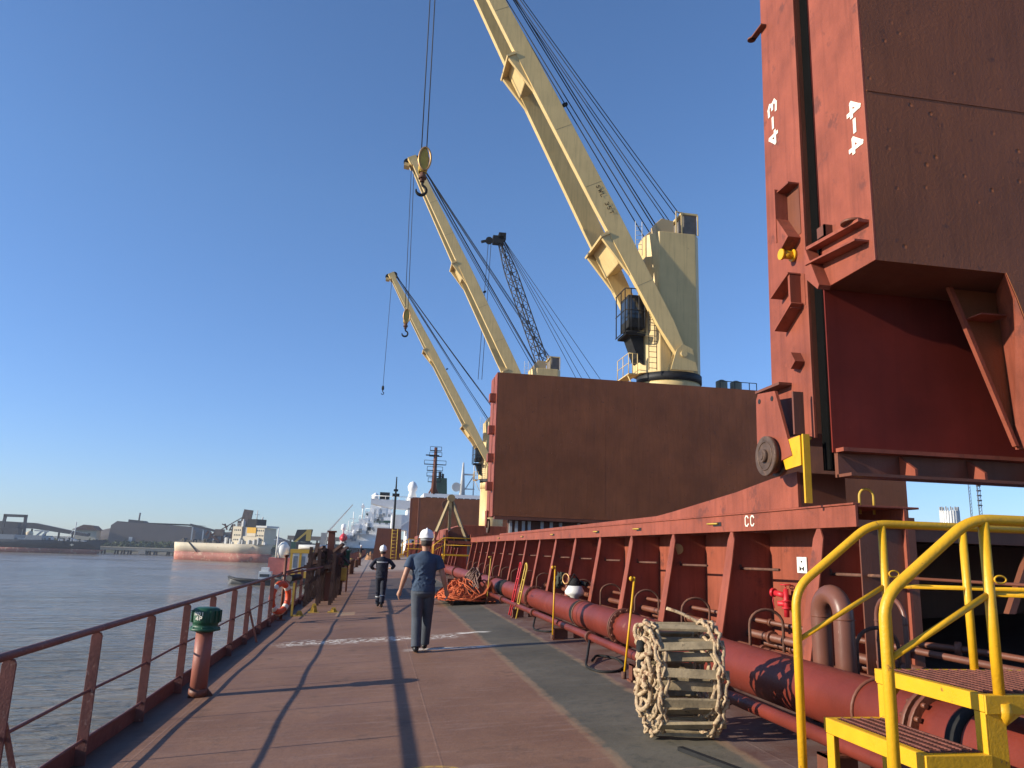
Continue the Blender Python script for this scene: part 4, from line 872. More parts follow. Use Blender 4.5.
def hookblock(T,zb,label,yel_=True,small=False,X=None):
    x=T.x-.45 if X is None else X; y=T.y
    t=thing('crane_hook',label,'crane hook',(x,y,zb-2.6))
    if not small:
        part('block',MB().prism([(x-.24,zb-.95),(x-.14,zb-1.3),(x+.14,zb-1.3),(x+.24,zb-.95),(x+.24,zb-.3),(x+.12,zb),(x-.12,zb),(x-.24,zb-.3)],'y',y-.30,y-.22).prism([(x-.24,zb-.95),(x-.14,zb-1.3),(x+.14,zb-1.3),(x+.24,zb-.95),(x+.24,zb-.3),(x+.12,zb),(x-.12,zb),(x-.24,zb-.3)],'y',y+.22,y+.30).box((x-.22,y-.22,zb-1.2),(x-.1,y+.22,zb-.25)),yeld if yel_ else rust,t,bevel=.02)
        part('sheave',MB().tube([V((x+.06,y+d_,zb-.62))+V((.30*math.cos(a),0,.62*math.sin(a))) for d_ in (-.33,) for a in [2*math.pi*i/24 for i in range(24)]],.05,8,closed=True).disc((x,y,zb-.6),(0,1,0),.3,.5,24),brass,t)
        part('swivel',MB().tube([(x,y,zb-1.25),(x,y,zb-1.75)],.12,12).disc((x,y,zb-1.5),(0,0,1),.2,.15),rust,t)
        part('hook',MB().tube([(x,y,zb-1.75),(x+.02,y,zb-1.9)]+[(x-.02+.26*math.cos(a),y,zb-2.2+.26*math.sin(a)) for a in [R(75)-R(265)*i/12 for i in range(13)]],.07,10,rs=[.07]*8+[.085]*4+[.07,.05,.03]),blackm,t)
        m_=MB().tube([(x-.13,y,zb-.2),(T.x-.13,y,T.z-.3)],.028,6).tube([(x+.13,y,zb-.2),(T.x+.13,y,T.z-.3)],.028,6)
    else:
        part('ball',MB().rings([(x,y,zb,.06,.06),(x,y,zb-.15,.16,.16),(x,y,zb-.5,.16,.16),(x,y,zb-.65,.06,.06)],12),yeld if yel_ else blackm,t)
        part('hook',MB().tube([(x,y,zb-.6),(x,y,zb-.8)]+[(x+.16*math.cos(a),y,zb-1.0+.16*math.sin(a)) for a in [R(80)-R(250)*i/10 for i in range(11)]],.05,8),blackm,t)
        m_=MB().tube([(x,y,zb),(T.x,y,T.z-.3)],.028,6)
    part('hoist_rope',m_,wire,t); return t
hookblock(T2,21.5,'big brass-coloured hook block hanging at the tip of the middle boom in view',X=.95)
hookblock(T3,22.6,'small yellow hook block hanging beside the farthest crane boom',X=1.1)
hookblock(T4,21.9,'small hook at the end of the long left rope over open sky',yel_=False,small=True,X=-.75)
# vent heads beside the crane, peeping over the brown cover
for i,x in enumerate((17.15,17.95)):
    t=thing('mushroom_vent',['left','right'][i]+' of the two small tan tank vents showing over the brown cover','vent',(x,37,2.3),'tan tank vents')
    part('body',MB().rings([(x,37,2.3,.2,.2),(x,37,9.8,.2,.2),(x,37,9.9,.30,.30),(x,37,10.75,.30,.30),(x,37,10.85,.1,.1)],16),mat('tan_tank',(.25,.22,.15),.6,.1,2,.1),t)
m_=MB()
for x in (16.7,17.5,18.3,18.7): m_.tube([(x,36.2,9.3),(x,36.2,10.6)],.025,6)
for z in (10.1,10.6): m_.tube([(16.7,36.2,z),(18.7,36.2,z)],.02,6)
solo('guard_rail',m_,darkst,'thin dark guard rail around the two tan vents','railing',(17,36.2,9.3))
# lattice crane behind
lc=thing('lattice_crane','dark lattice boom crane behind the middle deck crane','crane',(26,104,-9))
TP=V((13.9,100,44.1)); BP=V((24.6,106,20.5))
d=(TP-BP); L_=d.length; d.normalize(); sd2=d.cross(V((.3,-1,.1))).normalized(); up2=sd2.cross(d)
m_=MB(); NB=22
def lp_(s,i):
    w_=.62*min(1,.35+4*s,.35+(1-s)*4); return BP+d*(L_*s)+sd2*w_*(1,-1,-1,1)[i]+up2*w_*(1,1,-1,-1)[i]
for i in range(4): m_.tube([lp_(k/NB,i) for k in range(NB+1)],.085,6)
for k in range(NB):
    for i in range(4):
        j=(i+1)%4; a,b=(i,j) if k%2 else (j,i)
        m_.tube([lp_(k/NB,a),lp_((k+1)/NB,b)],.055,5)
        m_.tube([lp_(k/NB,i),lp_(k/NB,j)],.045,5)
part('lattice_boom',m_,darkst,lc)
part('boom_head',MB().box(TP-V((1.0,.5,.6)),TP+V((.5,.5,.5))).box(TP-V((.2,.5,0)),TP+V((.8,.5,1.0))).disc(TP-V((1.5,0,.2)),(0,1,0),.5,.4,16).beam(TP-V((1.6,0,.2)),TP-V((2.6,0,.5)),.3,.3),blackm,lc)
part('machine_house',MB().box((22,104,16.5),(28.5,110,21.3)),grey,lc); part('tower',MB().box((23.5,104.5,-9),(27,109.5,16.5)),darkst,lc)
m_=MB()
for a in (0,.5,1.2,2.0): m_.tube([TP+V((.2,0,.6)),V((30+a*1.6,108,22+a))],.04,5)
m_.tube([TP-V((1.2,0,0)),(12.2,100,24)],.04,5).tube([TP-V((1.6,0,0)),(11.7,100,24)],.04,5)
part('wire',m_,wire,lc)
# ------------------------------------------------------------------ grab and machinery on the cross deck ahead
gbk=thing('cargo_grab','tan triangular lifting frame over red machinery behind the far yellow stair','lifting frame',(4.3,43,.4))
m_=MB()
for dx in (-.85,.95):
    for dy in (-.5,.5): m_.beam((3.7+dx,42+dy,2.1),(3.72,42,4.45),.16,.12)
m_.beam((3.7,41.9,4.4),(3.7,41.9,2.7),.14,.2)
part('frame',m_,mat('tan_steel',(.30,.23,.12),.7,.2,3,.2),gbk); part('head',MB().disc((3.72,41.9,4.4),(0,1,0),.2,.5,14),mat('tan_steel',(.3,.23,.12)),gbk)
part('drum',MB().tube([(4.15,41.6,2.35),(4.15,42.6,2.35)],.55,20),redd,gbk); part('winch_frame',MB().box((2.9,41.3,.4),(3.0,42.7,2.6)).box((3.45,41.2,.4),(3.6,42.7,2.7)).box((4.8,41.3,.4),(5.6,42.7,2.5)).box((2.9,41.2,2.0),(5.6,41.3,2.15)),red,gbk)
# dark structure on deck far ahead
dh=thing('deck_house','dark red-brown deck house far ahead beyond the two walkers','deck house',(1,90,.2))
part('wall',MB().prism([(-.55,.15),(2.6,.15),(2.5,3.75),(-.2,3.75)],'y',90,94),redd,dh); m_=MB()
for x in (1.5,2.1): m_.tube([(x,89.9,.2),(x,89.9,3.7)],.05,6)
for k in range(9): m_.tube([(1.5,89.9,.5+.38*k),(2.1,89.9,.5+.38*k)],.04,6)
part('ladder',m_,yeld,dh)
tm=thing('post_mast','thin black mast with lamps in front of the white bridge wing','mast',(2.6,140,.3)); part('pole',MB().tube([(2.6,146,0),(2.6,146,10.5),(2.6,146,14.5)],.3,10,rs=[.2,.2,.10]),blackm,tm); part('lamp',MB().box((2.0,145.7,10.9),(3.3,146.3,11.4)).box((2.2,145.7,11.8),(3.0,146.2,12.2)),blackm,tm)
brightw=mat('bright_white_paint',(.86,.85,.82),.45,.04,2,.03)
# ------------------------------------------------------------------ own superstructure
ss=thing('ship_superstructure','white ship bridge with a long wing reaching over the deck','superstructure',(12,155,0))
m_=MB().box((5.2,150,0),(24,166,9.0)).box((2.2,150,4.8),(5.2,160,7.7)).box((8,150,9.0),(20,162,12.0))
part('walls',m_,brightw,ss)
part('bridge_wing',MB().prism([(-1.9,10.5),(8.0,10.4),(8.0,8.7),(3.4,8.8),(1.6,8.9),(-1.9,9.6)],'y',150,153),brightw,ss)
m_=MB()
for z in (11.1,): m_.tube([(-1.9,150,z),(8,150,z)],.06,6)
for k in range(8): m_.tube([(-1.8+1.3*k,150,10.4),(-1.8+1.3*k,150,11.1)],.05,6)
part('wing_rail',m_,brightw,ss)
m_=MB()
for k in range(9): m_.box((8.4+1.25*k,149.96,10.3),(9.4+1.25*k,149.99,11.3))
for z in (2.2,5.0,7.6):
    for k in range(6): m_.box((6.2+2.4*k,149.96,z),(6.9+2.4*k,149.99,z+.8))
part('window',m_,glass,ss)
part('strut',MB().beam((8,149.5,8.6),(3.8,149.5,5.5),.25,.25).beam((2.6,149.6,.5),(2.6,149.6,8.9),.5,.5),brightw,ss)
f_=part('funnel',MB().prism([(10.5,12),(13.0,12),(12.8,15.6),(10.8,15.6)],'y',156,160),mat('dark_green_funnel',(.02,.05,.04),.5,.2,1,.1),ss); part('exhaust',MB().tube([(11.5,158,15.5),(11.5,158,17)],.3,10).tube([(12.1,158,15.5),(12.1,158,16.6)],.25,10),blackm,f_)
part('radar_dome',MB().rings([(5.9,152,10.4,1.1,.8),(5.9,152,12.2,.6,.6),(5.9,152,12.6,.85,.85),(5.9,152,13.3,.95,.95),(5.9,152,14.0,.6,.6),(5.9,152,14.3,.1,.1)],16),brightw,ss)
rm=part('radar_mast',MB().tube([(9.9,150.5,11.9),(9.9,150.5,21)],.45,10,rs=[.55,.3]).tube([(9.0,150.5,12),(9.9,150.5,14)],.15,6).tube([(10.8,150.5,12),(9.9,150.5,14)],.15,6),redd,ss)
m_=MB()
for z,wd in ((14.2,1.2),(15.3,1.5),(16.4,1.5),(17.6,2.1),(19.2,1.2),(20.3,1.1)): m_.box((9.9-wd,150.2,z),(9.9+wd,150.8,z+.12)); m_.tube([(9.9-wd,150.2,z+.8),(9.9+wd,150.2,z+.8)],.05,5).tube([(9.9-wd,150.2,z),(9.9-wd,150.2,z+.8)],.05,5).tube([(9.9+wd,150.2,z),(9.9+wd,150.2,z+.8)],.05,5)
m_.box((8.0,150.1,19.3),(10.6,150.4,19.5))
part('cross_arm',m_,blackm,rm)
m_=MB().tube([(15.6,152,12),(15.6,152,18.5)],.4,8,rs=[.6,.15]).disc((14.4,152,13.6),(0,1,0),.9,.4,16).box((15.8,151.8,16.0),(18,152.2,16.3)).box((15.8,151.8,13.2),(18,152.2,13.4)).tube([(17.8,152,12),(17.8,152,18)],.12,6).tube([(15.7,152,12.5),(17.8,152,16)],.1,6)
part('aerial_mast',m_,lgrey,ss)
# ------------------------------------------------------------------ white ship moored ahead
ws=thing('cargo_ship','cluttered white ship superstructures moored ahead past the deck house','ship',(-6,250,-9))
part('hull',MB().prism([(-12.5,-9),(6,-9),(6,1),(-13,1)],'y',240,330),hullblk,ws)
m_=MB(); rnd=random.Random(4)
for (x0,x1,z1,y) in ((-11.5,3,3.2,242),(-9.8,3,5.2,243),(-8.5,3,7.6,244),(-6.4,4,9.8,246),(-4.6,4,12.2,248),(-3.2,3.5,14.4,250)):
    m_.box((x0,y,-1),(x1,y+30,z1))
part('deck_tiers',m_,brightw,ws)
m_=MB()
for (x0,x1,z1,y) in ((-11.5,3,3.2,242),(-9.8,3,5.2,243),(-8.5,3,7.6,244),(-6.4,4,9.8,246),(-4.6,4,12.2,248)):
    xx=x0+.5
    while xx<x1-.8:
        if rnd.random()<.45: m_.box((xx,y-.03,z1-1.4),(xx+rnd.uniform(.3,.9),y-.005,z1-.5-rnd.random()*.4))
        xx+=rnd.uniform(.8,2.2)
part('window',m_,grey,ws)
m_=MB()
for k in range(60):
    u=rnd.random(); x=-11+u*12; z=3+u*11+rnd.uniform(-2.5,.6); m_.box((x,240.5+rnd.random(),z-1),(x+rnd.uniform(.2,1.8),242,z+rnd.uniform(.3,1.6)))
part('deck_fittings',m_,brightw,ws)
m_=MB()
for k in range(22):
    u=rnd.random(); x=-11+u*12; z=2+u*10+rnd.uniform(-2.5,.0); m_.box((x,240.2,z-.5),(x+rnd.uniform(.3,1.2),240.5,z+rnd.uniform(.2,.7)))
part('dark_fittings',m_,grey,ws)
m_=MB()
for (x0,x1,z1,y) in ((-11.5,-9,3.2,242),(-9.8,-8,5.2,243),(-8.5,-6,7.6,244),(-6.4,-4,9.8,246),(-4.6,0,12.2,248)):
    m_.tube([(x0,y,z1+.9),(x1,y,z1+.9)],.07,5)
    for k in range(4): m_.tube([(x0+(x1-x0)*k/3,y,z1),(x0+(x1-x0)*k/3,y,z1+.9)],.06,5)
part('guard_rail',m_,brightw,ws)
part('mast',MB().tube([(-5.4,246,9.8),(-5.4,246,14.5)],.2,6).disc((-5.4,246,13.5),(0,1,0),.6,.5,12).tube([(-8,244,7.6),(-8,244,11.8)],.12,6).box((-9,243.8,9.6),(-7.2,244.1,9.75)).tube([(-9.3,243,5),(-9.3,243,9)],.1,6),brightw,ws)
part('radar_dome',MB().rings([(-1.8,249,14.4,.3,.3),(-1.8,249,16,.3,.3),(-1.8,249,16.4,1.1,1.1),(-1.8,249,17.5,1.0,1.0),(-1.8,249,18.2,.2,.2)],14).rings([(-10.6,242,3.2,.3,.3),(-10.6,242,6.0,.3,.3),(-10.6,242,6.3,.8,.8),(-10.6,242,7.6,.7,.7),(-10.6,242,8.0,.1,.1)],14),brightw,ws)
part('lifeboat',MB().rings([(-10.4,241,2.7,.3,1.5),(-10.4,241,3.3,1.1,2.6),(-10.4,241,4.0,1.2,2.6),(-10.4,241,4.8,.7,1.6),(-10.4,241,5.1,.2,.5)],16),redv,ws)
part('green_band',MB().box((-4.4,247.9,11.2),(-.5,248,11.6)).box((-3,245.9,8.9),(3.4,246,9.5)),green,ws)
part('funnel',MB().box((-.5,249.5,14.4),(2.6,253,18.5)),blackm,ws)
# slewing crane boom far off
fc=thing('port_crane','thin grey crane jib rising beyond the rusty rack','crane',(-18,250,-9)); part('jib',MB().beam((-16.4,250,4.5),(-8.7,250,14.2),.9,.6,w2=.35,h2=.3),lgrey,fc); part('base',MB().box((-18,249,-9),(-16,251,3)).box((-17.6,249,3),(-15.8,251,5.2)),grey,fc)
# ------------------------------------------------------------------ tug
def hullmesh(cx,cy,L,B,z0,z1,sheer=.6,rot=0,bowx=-1,boot=None,n=14,bl=.5):
    # long axis x; bow at -x when bowx=-1
    vs=[];k=0; c,s=math.cos(rot),math.sin(rot)
    def P(x,y,z): return (cx+x*c-y*s,cy+x*s+y*c,z)
    rows=[]
    for i in range(n+1):
        u=i/n; x=bowx*(L/2-L*u); hb=B/2*min(1,(u/.28)**bl if u<.28 else 1)*(1 if u<.9 else 1-.35*((u-.9)/.1)**2)
        zt=z1+sheer*(max(0,1-u/.35)**2)
        fl=.75 if u<.2 else .95
        rows.append((P(x-bowx*(0)*.0,hb*fl*.9,z0),P(x,hb*fl,z0+(zt-z0)*.5),P(x+bowx*(.03*L*max(0,1-u/.1)),hb,zt),x))
        rows[-1]=rows[-1][:3]+(P(x+bowx*(.03*L*max(0,1-u/.1)),-hb,zt),P(x,-hb*fl,z0+(zt-z0)*.5),P(x,-hb*fl*.9,z0))
    for r in rows: vs+=list(r)
    fs=[]
    for i in range(n):
        for j in range(5): fs.append((i*6+j,i*6+j+1,i*6+7+j,i*6+6+j))
        fs.append((i*6+5,i*6,i*6+6,i*6+11))
    fs+=[tuple(range(6)),tuple(range(n*6,n*6+6))[::-1]]
    return MB().add(vs,fs,True)
tg=thing('tug_boat','low black tug with a white wheelhouse beside the rusty rack','boat',(-30,215,-9))
part('hull',hullmesh(-29.5,212,15,6,-9.4,-7.9,1.0,bowx=-1),hullblk,tg)
part('wheelhouse',MB().box((-29.5,209.5,-7.6),(-26.5,213,-5.6)).box((-29.0,210,-5.6),(-27.2,212.5,-4.6)),white,tg); part('window',MB().box((-29.2,209.44,-6.9),(-26.8,209.49,-6.2)),glass,tg)
part('fender',MB().tube([(-37,212,-7.2),(-35,209.1,-7.6),(-30,208.8,-7.8),(-23,208.9,-7.8)],.35,8),black,tg)
pb=thing('supply_boat','supply boat with red deckhouse and tall yellow-framed white block behind the lifebuoy','boat',(-22,205,-9))
part('hull',hullmesh(-17.5,222,25,9,-9.4,-7.0,.6,bowx=-1),hullblk,pb)
part('red_house',MB().box((-28.5,218,-6.6),(-22.5,224,-2.2)),mat('faded_red_house',(.50,.14,.11),.6,.15,1,.1),pb)
part('white_block',MB().box((-22.3,216,-5.5),(-17.8,222,-.8)),white,pb)
m_=MB().box((-22.8,215.6,-.8),(-17.3,222,.2)).box((-22.8,215.6,-7.2),(-17.3,222,-5.5))
for x in (-22.7,-20.4,-18.0): m_.box((x,215.7,-5.5),(x+.6,215.9,-.8))
part('yellow_frame',m_,yel,pb)
m_=MB()
for k in range(2): m_.box((-21.9+1.9*k,215.95,-4.6),(-20.7+1.9*k,215.99,-1.6))
part('window',m_,grey,pb)
part('dome',MB().rings([(-25,219,-2.2,1.2,1.2),(-25,219,-.6,1.6,1.6),(-25,219,.8,1.5,1.5),(-25,219,1.8,.8,.8),(-25,219,2.1,.1,.1)],18),white,pb)
part('mast',MB().tube([(-26.6,218,-2.2),(-26.6,218,5.6)],.22,8,rs=[.3,.12]).box((-27.6,217.9,2.4),(-25.6,218.1,2.6)),white,pb)
part('tank',MB().tube([(-21,218,.7),(-12,218,.9)],.7,12).box((-12.5,216,-6),(-8,222,.6)),lgrey,pb)
# ------------------------------------------------------------------ ship B (cream and red hull)
sb=thing('bulk_carrier','cream and red hulled coaster with a yellow banded funnel across the river','ship',(-80,430,-9))
def longhull(pts,z0,z1,y_rot): pass
# built broadside: long axis from far-left to near-right
AX=V((-107.5,452,0)); BX=V((-56.5,428,0)); dd=(BX-AX); LB=dd.length; ang=math.atan2(dd.y,dd.x)
mid=(AX+BX)/2
part('hull_lower',hullmesh(mid.x,mid.y+8,LB,16,-10,-4.6,0,rot=ang,bowx=1,n=18,bl=.35),hullred,sb)
part('hull_upper',hullmesh(mid.x,mid.y+8,LB+.6,16.6,-4.6,.3,.5,rot=ang,bowx=1,n=18,bl=.35),hullcrm,sb)
nv=V((math.sin(ang),-math.cos(ang),0)); dv=dd.normalized(); O=V((mid.x,mid.y+8,0))
def bb(m_,s0,s1,q0,q1,z0,z1):
    c_=[O+dv*s+nv*q for s,q in ((s0,q0),(s1,q0),(s1,q1),(s0,q1))]
    return m_.prism([(p.x,p.y) for p in c_],'z',z0,z1)
part('house',bb(bb(bb(MB(),8,13.5,-6,6,.3,9.5),13.5,21,-6,5.5,.3,4.5),21,27,-6,5.5,.3,9),hullcrm,sb)
part('house_side',bb(MB(),13.5,16.5,-6,5,4.5,9.2),grey,sb)
fb=part('funnel',bb(MB(),16.6,22,-3,5.8,4.5,7.0),hullcrm,sb); part('yellow_band',bb(MB(),16.55,22.05,-3.05,5.85,6.2,9.2),yel,fb); part('dark_top',bb(MB(),16.5,22.1,-3.1,5.9,9.2,13.6),blackm,fb)
p_=O+dv*18; part('mast',MB().tube([(p_.x,p_.y,13),(p_.x,p_.y,18.5)],.25,6).box((p_.x-1.2,p_.y,16),(p_.x+1.2,p_.y+.3,16.3)).tube([(p_.x+3,p_.y,13.5),(p_.x+3,p_.y,15)],.4,6),lgrey,sb)
m_=MB()
for z in (2.2,4.6,7.2):
    for k in range(4): bb(m_,9+1.1*k,9.6+1.1*k,6.0,6.05,z,z+.8)
    for k in range(5): bb(m_,21.6+1.1*k,22.2+1.1*k,5.5,5.55,z,z+.8)
part('window',m_,glass,sb)
m_=MB()
for z in (10.2,11.1): bb(m_,8,13.5,5.9,6.0,z-.08,z)
for k in range(5): bb(m_,8+1.35*k,8.1+1.35*k,5.9,6.0,9.5,11.1)
bb(m_,9.5,10.5,-1,1,9.5,12.5); bb(m_,11.5,12,2,3,9.5,13.5)
part('bridge_rail',m_,lgrey,sb)
m_=MB(); bb(m_,22,28.5,-6,6,9.2,10.2)
part('bridge_wing',m_,lgrey,sb)
m_=MB(); rnd=random.Random(8)
for k in range(34):
    s_=rnd.uniform(-28,7); bb(m_,s_,s_+rnd.uniform(.4,2.5),2,5,.3,.3+rnd.uniform(.4,2.2))
part('deck_gear',m_,darkst,sb)
m_=MB()
for k in range(12):
    s_=rnd.uniform(3,28); bb(m_,s_,s_+rnd.uniform(.4,1.2),5,6.5,.3,.3+rnd.uniform(.8,4))
part('stern_gear',m_,lgrey,sb)
a=O+dv*(-17)+nv*8.45; part('gangway',MB().beam((a.x,a.y,.6),(a.x+5.2,a.y-2,-4.5),.6,.5),blackm,sb)
# ------------------------------------------------------------------ ship A (black hull)
sa=thing('bulk_carrier','long black hulled ship with red waterline at the far left jetty','ship',(-240,505,-9))
part('hull_lower',hullmesh(-245,520,150,22,-10,-6.2,0,bowx=1,n=24,bl=.6),hullred,sa)
part('hull_upper',hullmesh(-244.5,520,152,22.6,-6.2,-1.6,1.4,bowx=1,n=24,bl=.6),hullblk,sa)
# use lettering strokes on bow (indistinct in the photo): small pale blocks
m_=MB()
for k in range(7):
    x=-194+.0+k*1.35
    m_.box((x,508.35,-2.9),(x+.8,508.5,-2.0))
m_2=MB().box((-181.5,509.6,-4.4),(-181.1,509.8,-3.0)).box((-182.3,509.6,-3.9),(-180.3,509.8,-3.5))
part('draught_mark',m_2,mark,sa)
m_=MB(); rnd=random.Random(9)
for k in range(60):
    x=rnd.uniform(-270,-178); m_.box((x,512,-1.6),(x+rnd.uniform(.6,3),516,-1.6+rnd.uniform(.5,2.0)))
part('deck_gear',m_,lgrey,sa)
m_=MB()
for k in range(5):
    x=-268+k*15; m_.box((x,511,-1.6),(x+9,527,1.2))
part('hatch_cover',m_,grey,sa)
part('deck_house',MB().box((-300,512,-1.6),(-285,530,12)),white,sa)
part('mast',MB().tube([(-183.5,518,0),(-183.5,518,10)],.3,6).tube([(-188,518,-1),(-184,518,6)],.15,5),lgrey,sa)
# ------------------------------------------------------------------ far bank
def bank_height(x,y):
    return -9+ (max(0,min(1,(y-592)/14)))*(3.2)+ max(0,min(1,(y-640)/90))*(4+4*noise.noise(V((x*.012,y*.01,0))))
vs=[];fs=[];nx,ny=120,22
for i in range(nx+1):
    for j in range(ny+1):
        x=-900+i*15; y=588+ (j/ny)**2*1500
        vs.append((x,y,bank_height(x,y)-.3))
for i in range(nx):
    for j in range(ny):
        a=i*(ny+1)+j; fs.append((a,a+ny+1,a+ny+2,a+1))
struct('river_bank',MB().add(vs,fs,True),mat('bank_soil',(.16,.14,.10),.95,.3,.05,.3,.5,(.06,.07,.03),.5,.05))
# starboard quay
struct('quay',MB().box((34,-200,-12),(600,520,.0)),conc)
# jetty with piles
jt=thing('jetty','long concrete jetty on piles between the two ships across the river','jetty',(-130,548,-9))
part('deck',MB().box((-205,545,-6.4),(-80,556,-4.9)).box((-205,544.5,-4.9),(-80,545.2,-4.3)),mat('jetty_concrete',(.52,.45,.33),.85,.15,.2,.1,1),jt,bevel=.1)
m_=MB(); k=0
for x in range(-200,-82,4):
    if k%4!=3: m_.beam((x,546.5,-9.5),(x+.6,546.5,-6.2),.9,.9); m_.beam((x,553,-9.5),(x,553,-6.2),.9,.9)
    k+=1
part('piles',m_,darkst,jt)
for x in (-183,-153,-117): part('dolphin',MB().box((x,543,-8.6),(x+4.5,548,-6.0)),conc,jt)
wh=thing('warehouse','big dark brown barrel-roofed warehouse on the far bank','warehouse',(-165,650,-5))
yW=640
part('walls',MB().prism([(-203,-4.5),(-140,-4.5),(-140,8.0),(-143,11.6),(-198,13.8),(-202,10.5)],'y',yW,yW+60),ware,wh)
part('roof_ridge',MB().box((-196,yW-.1,13.4),(-145,yW+60,13.2)).prism([(-193,13.4),(-180,13.4),(-182,14.9),(-193,15.6)],'y',yW+10,yW+20),darkst,wh)
part('door',MB().box((-188,yW-.2,-2),(-185.5,yW-.05,2.2)),lgrey,wh)
cm=thing('chimney','tall thin stack rising behind the warehouse','chimney',(-168,720,-5)); part('stack',MB().tube([(-206,720,0),(-205,720,23)],.7,8),darkst,cm)
hs=thing('house','small cream house left of the dark warehouse','house',(-222,640,-4)); part('wall',MB().box((-226,638,-3),(-211,648,6.2)),hullcrm,hs); part('roof',MB().prism([(-228,6.2),(-210,6.2),(-214,9.6),(-220,10.2)],'y',636,650),rust,hs)
part('window',MB().box((-223,637.9,2),(-221,637.97,4)).box((-217,637.9,2),(-215,637.97,4)),glass,hs)
cg=thing('conveyor_shed','long dark covered conveyor gallery behind the black hulled ship','conveyor',(-270,600,-5))
part('gallery',MB().add([(-281,600,4.5),(-281,606,4.5),(-240,606,8.4),(-240,600,8.4),(-281,600,9.8),(-281,606,9.8),(-240,606,11.8),(-240,600,11.8)],[(0,1,2,3),(7,6,5,4),(0,3,7,4),(1,5,6,2),(0,4,5,1),(3,2,6,7)]) if False else MB().prism([(-282,6.0),(-240,5.6),(-205,1.4),(-205,3.2),(-240,9.6),(-282,10.6)],'y',600,606),darkst,cg)
m_=MB()
for x in range(-278,-206,9): m_.beam((x,603,-6),(x,603,5.5-(max(0,x+240))*.11),1.0,1.0)
part('trestle',m_,darkst,cg)
lo=thing('ship_loader','dark portal shaped ship loader frame at the far left','loader',(-243,575,-6))
m_=MB().beam((-250,575,-6),(-248.5,575,14),1.6,1.6).beam((-235,575,-6),(-236,575,14),1.6,1.6).beam((-249.5,575,13.6),(-235,575,13.6),1.6,1.8).box((-247,572,-1),(-238,578,6)).beam((-267,575,3),(-235,575,6),1.5,2)
part('portal',m_,darkst,lo); part('cabin',MB().box((-246,571.8,6),(-239,578,9)),darkst,lo); part('pale_panel',MB().box((-259,570,.2),(-249,571,2.6)),lgrey,lo)
for i,(x,zt) in enumerate(((-243,3.5),(-236,2.8))):
    t=thing('silo',['left','right'][i]+' of the two small cream tanks behind the black ship','tank',(x,585,-5),'cream tanks'); part('shell',MB().rings([(x,585,-5,2.3,2.3),(x,585,zt,2.3,2.3),(x,585,zt+1.2,.6,.6)],18),hullcrm,t)
m_=MB(); rnd=random.Random(2)
for k in range(5): m_.beam((-262+4*k,580,-3),(-259+4*k,580,3+rnd.uniform(-1,1)),1,1); 
m_.box((-266,579,1.5),(-243,582,3.8)).beam((-232,580,-2),(-226,580,4.5),1.2,1).beam((-228,580,-2),(-223,580,4.2),1.2,1).beam((-231,580,4.3),(-222,580,4.1),1,.8)
solo('pipe_gantry',m_,lgrey,'pale grey steel gantry between the cream tanks and the black ship','gantry',(-250,580,-5))
solo('stockpile',MB().rings([(-205,690,-5,52,30),(-205,690,3,34,18),(-205,690,9.0,12,8),(-205,690,10.8,3,3),(-205,690,11,.2,.2)],40),coal,'wide dark stockpile cone left of the warehouse','stockpile',(-205,690,-5))
solo('stockpile',MB().rings([(-112,700,-5,60,30),(-112,700,2,42,18),(-112,700,8.0,22,8),(-112,700,10.8,5,4),(-112,700,11,.2,.2)],40),coal,'low dark stockpile between the warehouse and the cream ship','stockpile',(-112,700,-5))
cv=thing('conveyor','long sloping conveyor from the warehouse down to the right','conveyor',(-120,640,-5))
part('belt',MB().beam((-142,628,12.8),(-108,628,5.6),2.0,1.8).beam((-108,628,5.6),(-88,628,6.5),1.5,1.2),darkst,cv); m_=MB()
for x,z in ((-140,11.5),(-132,10),(-124,8.2),(-116,6.6)): m_.beam((x,628,-5),(x,628,z),.8,.8)
part('support',m_,lgrey,cv)
# shiploader near ship B
for i,(x,y,hh,lab) in enumerate(((-97,500,8.5,'rust-brown low shiploader machine behind the cream hull'),(-84,498,14,'taller rust-brown shiploader tower left of the cream ship house'))):
    t=thing('shiploader',lab,'loader',(x,y,-5)); m_=MB(); rnd=random.Random(30+i)
    for k in range(26):
        a=V((x+rnd.uniform(-7,7),y+rnd.uniform(-2,2),rnd.uniform(-3,hh-2))); b=a+V((rnd.uniform(-4,4),0,rnd.uniform(-2,4))); b.z=min(b.z,hh+1)
        m_.beam(a,b,rnd.uniform(.4,1.6),rnd.uniform(.4,1.4))
    for dx in (-5,-1,4): m_.beam((x+dx,y,-5),(x+dx*.7,y,hh-2),.9,.9)
    part('frame',m_,rust,t); part('cabin',MB().box((x-1,y-2.5,hh-4),(x+4,y+2,hh)),mat('rusty_cabin',(.16,.11,.08),.8,.3,.6,.3,3),t)
    if i: part('boom',MB().beam((x-14,y,6),(x+1,y,hh+2),.6,.5).beam((x+4,y,hh+1),(x+14,y,hh-3),.4,.4),rust,t); part('head',MB().prism([(x-1,4),(x+5,5),(x+7,hh+6.5),(x+2,hh+7)],'y',y-2,y+2),mat('rusty_cabin',(.16,.11,.08)),t)
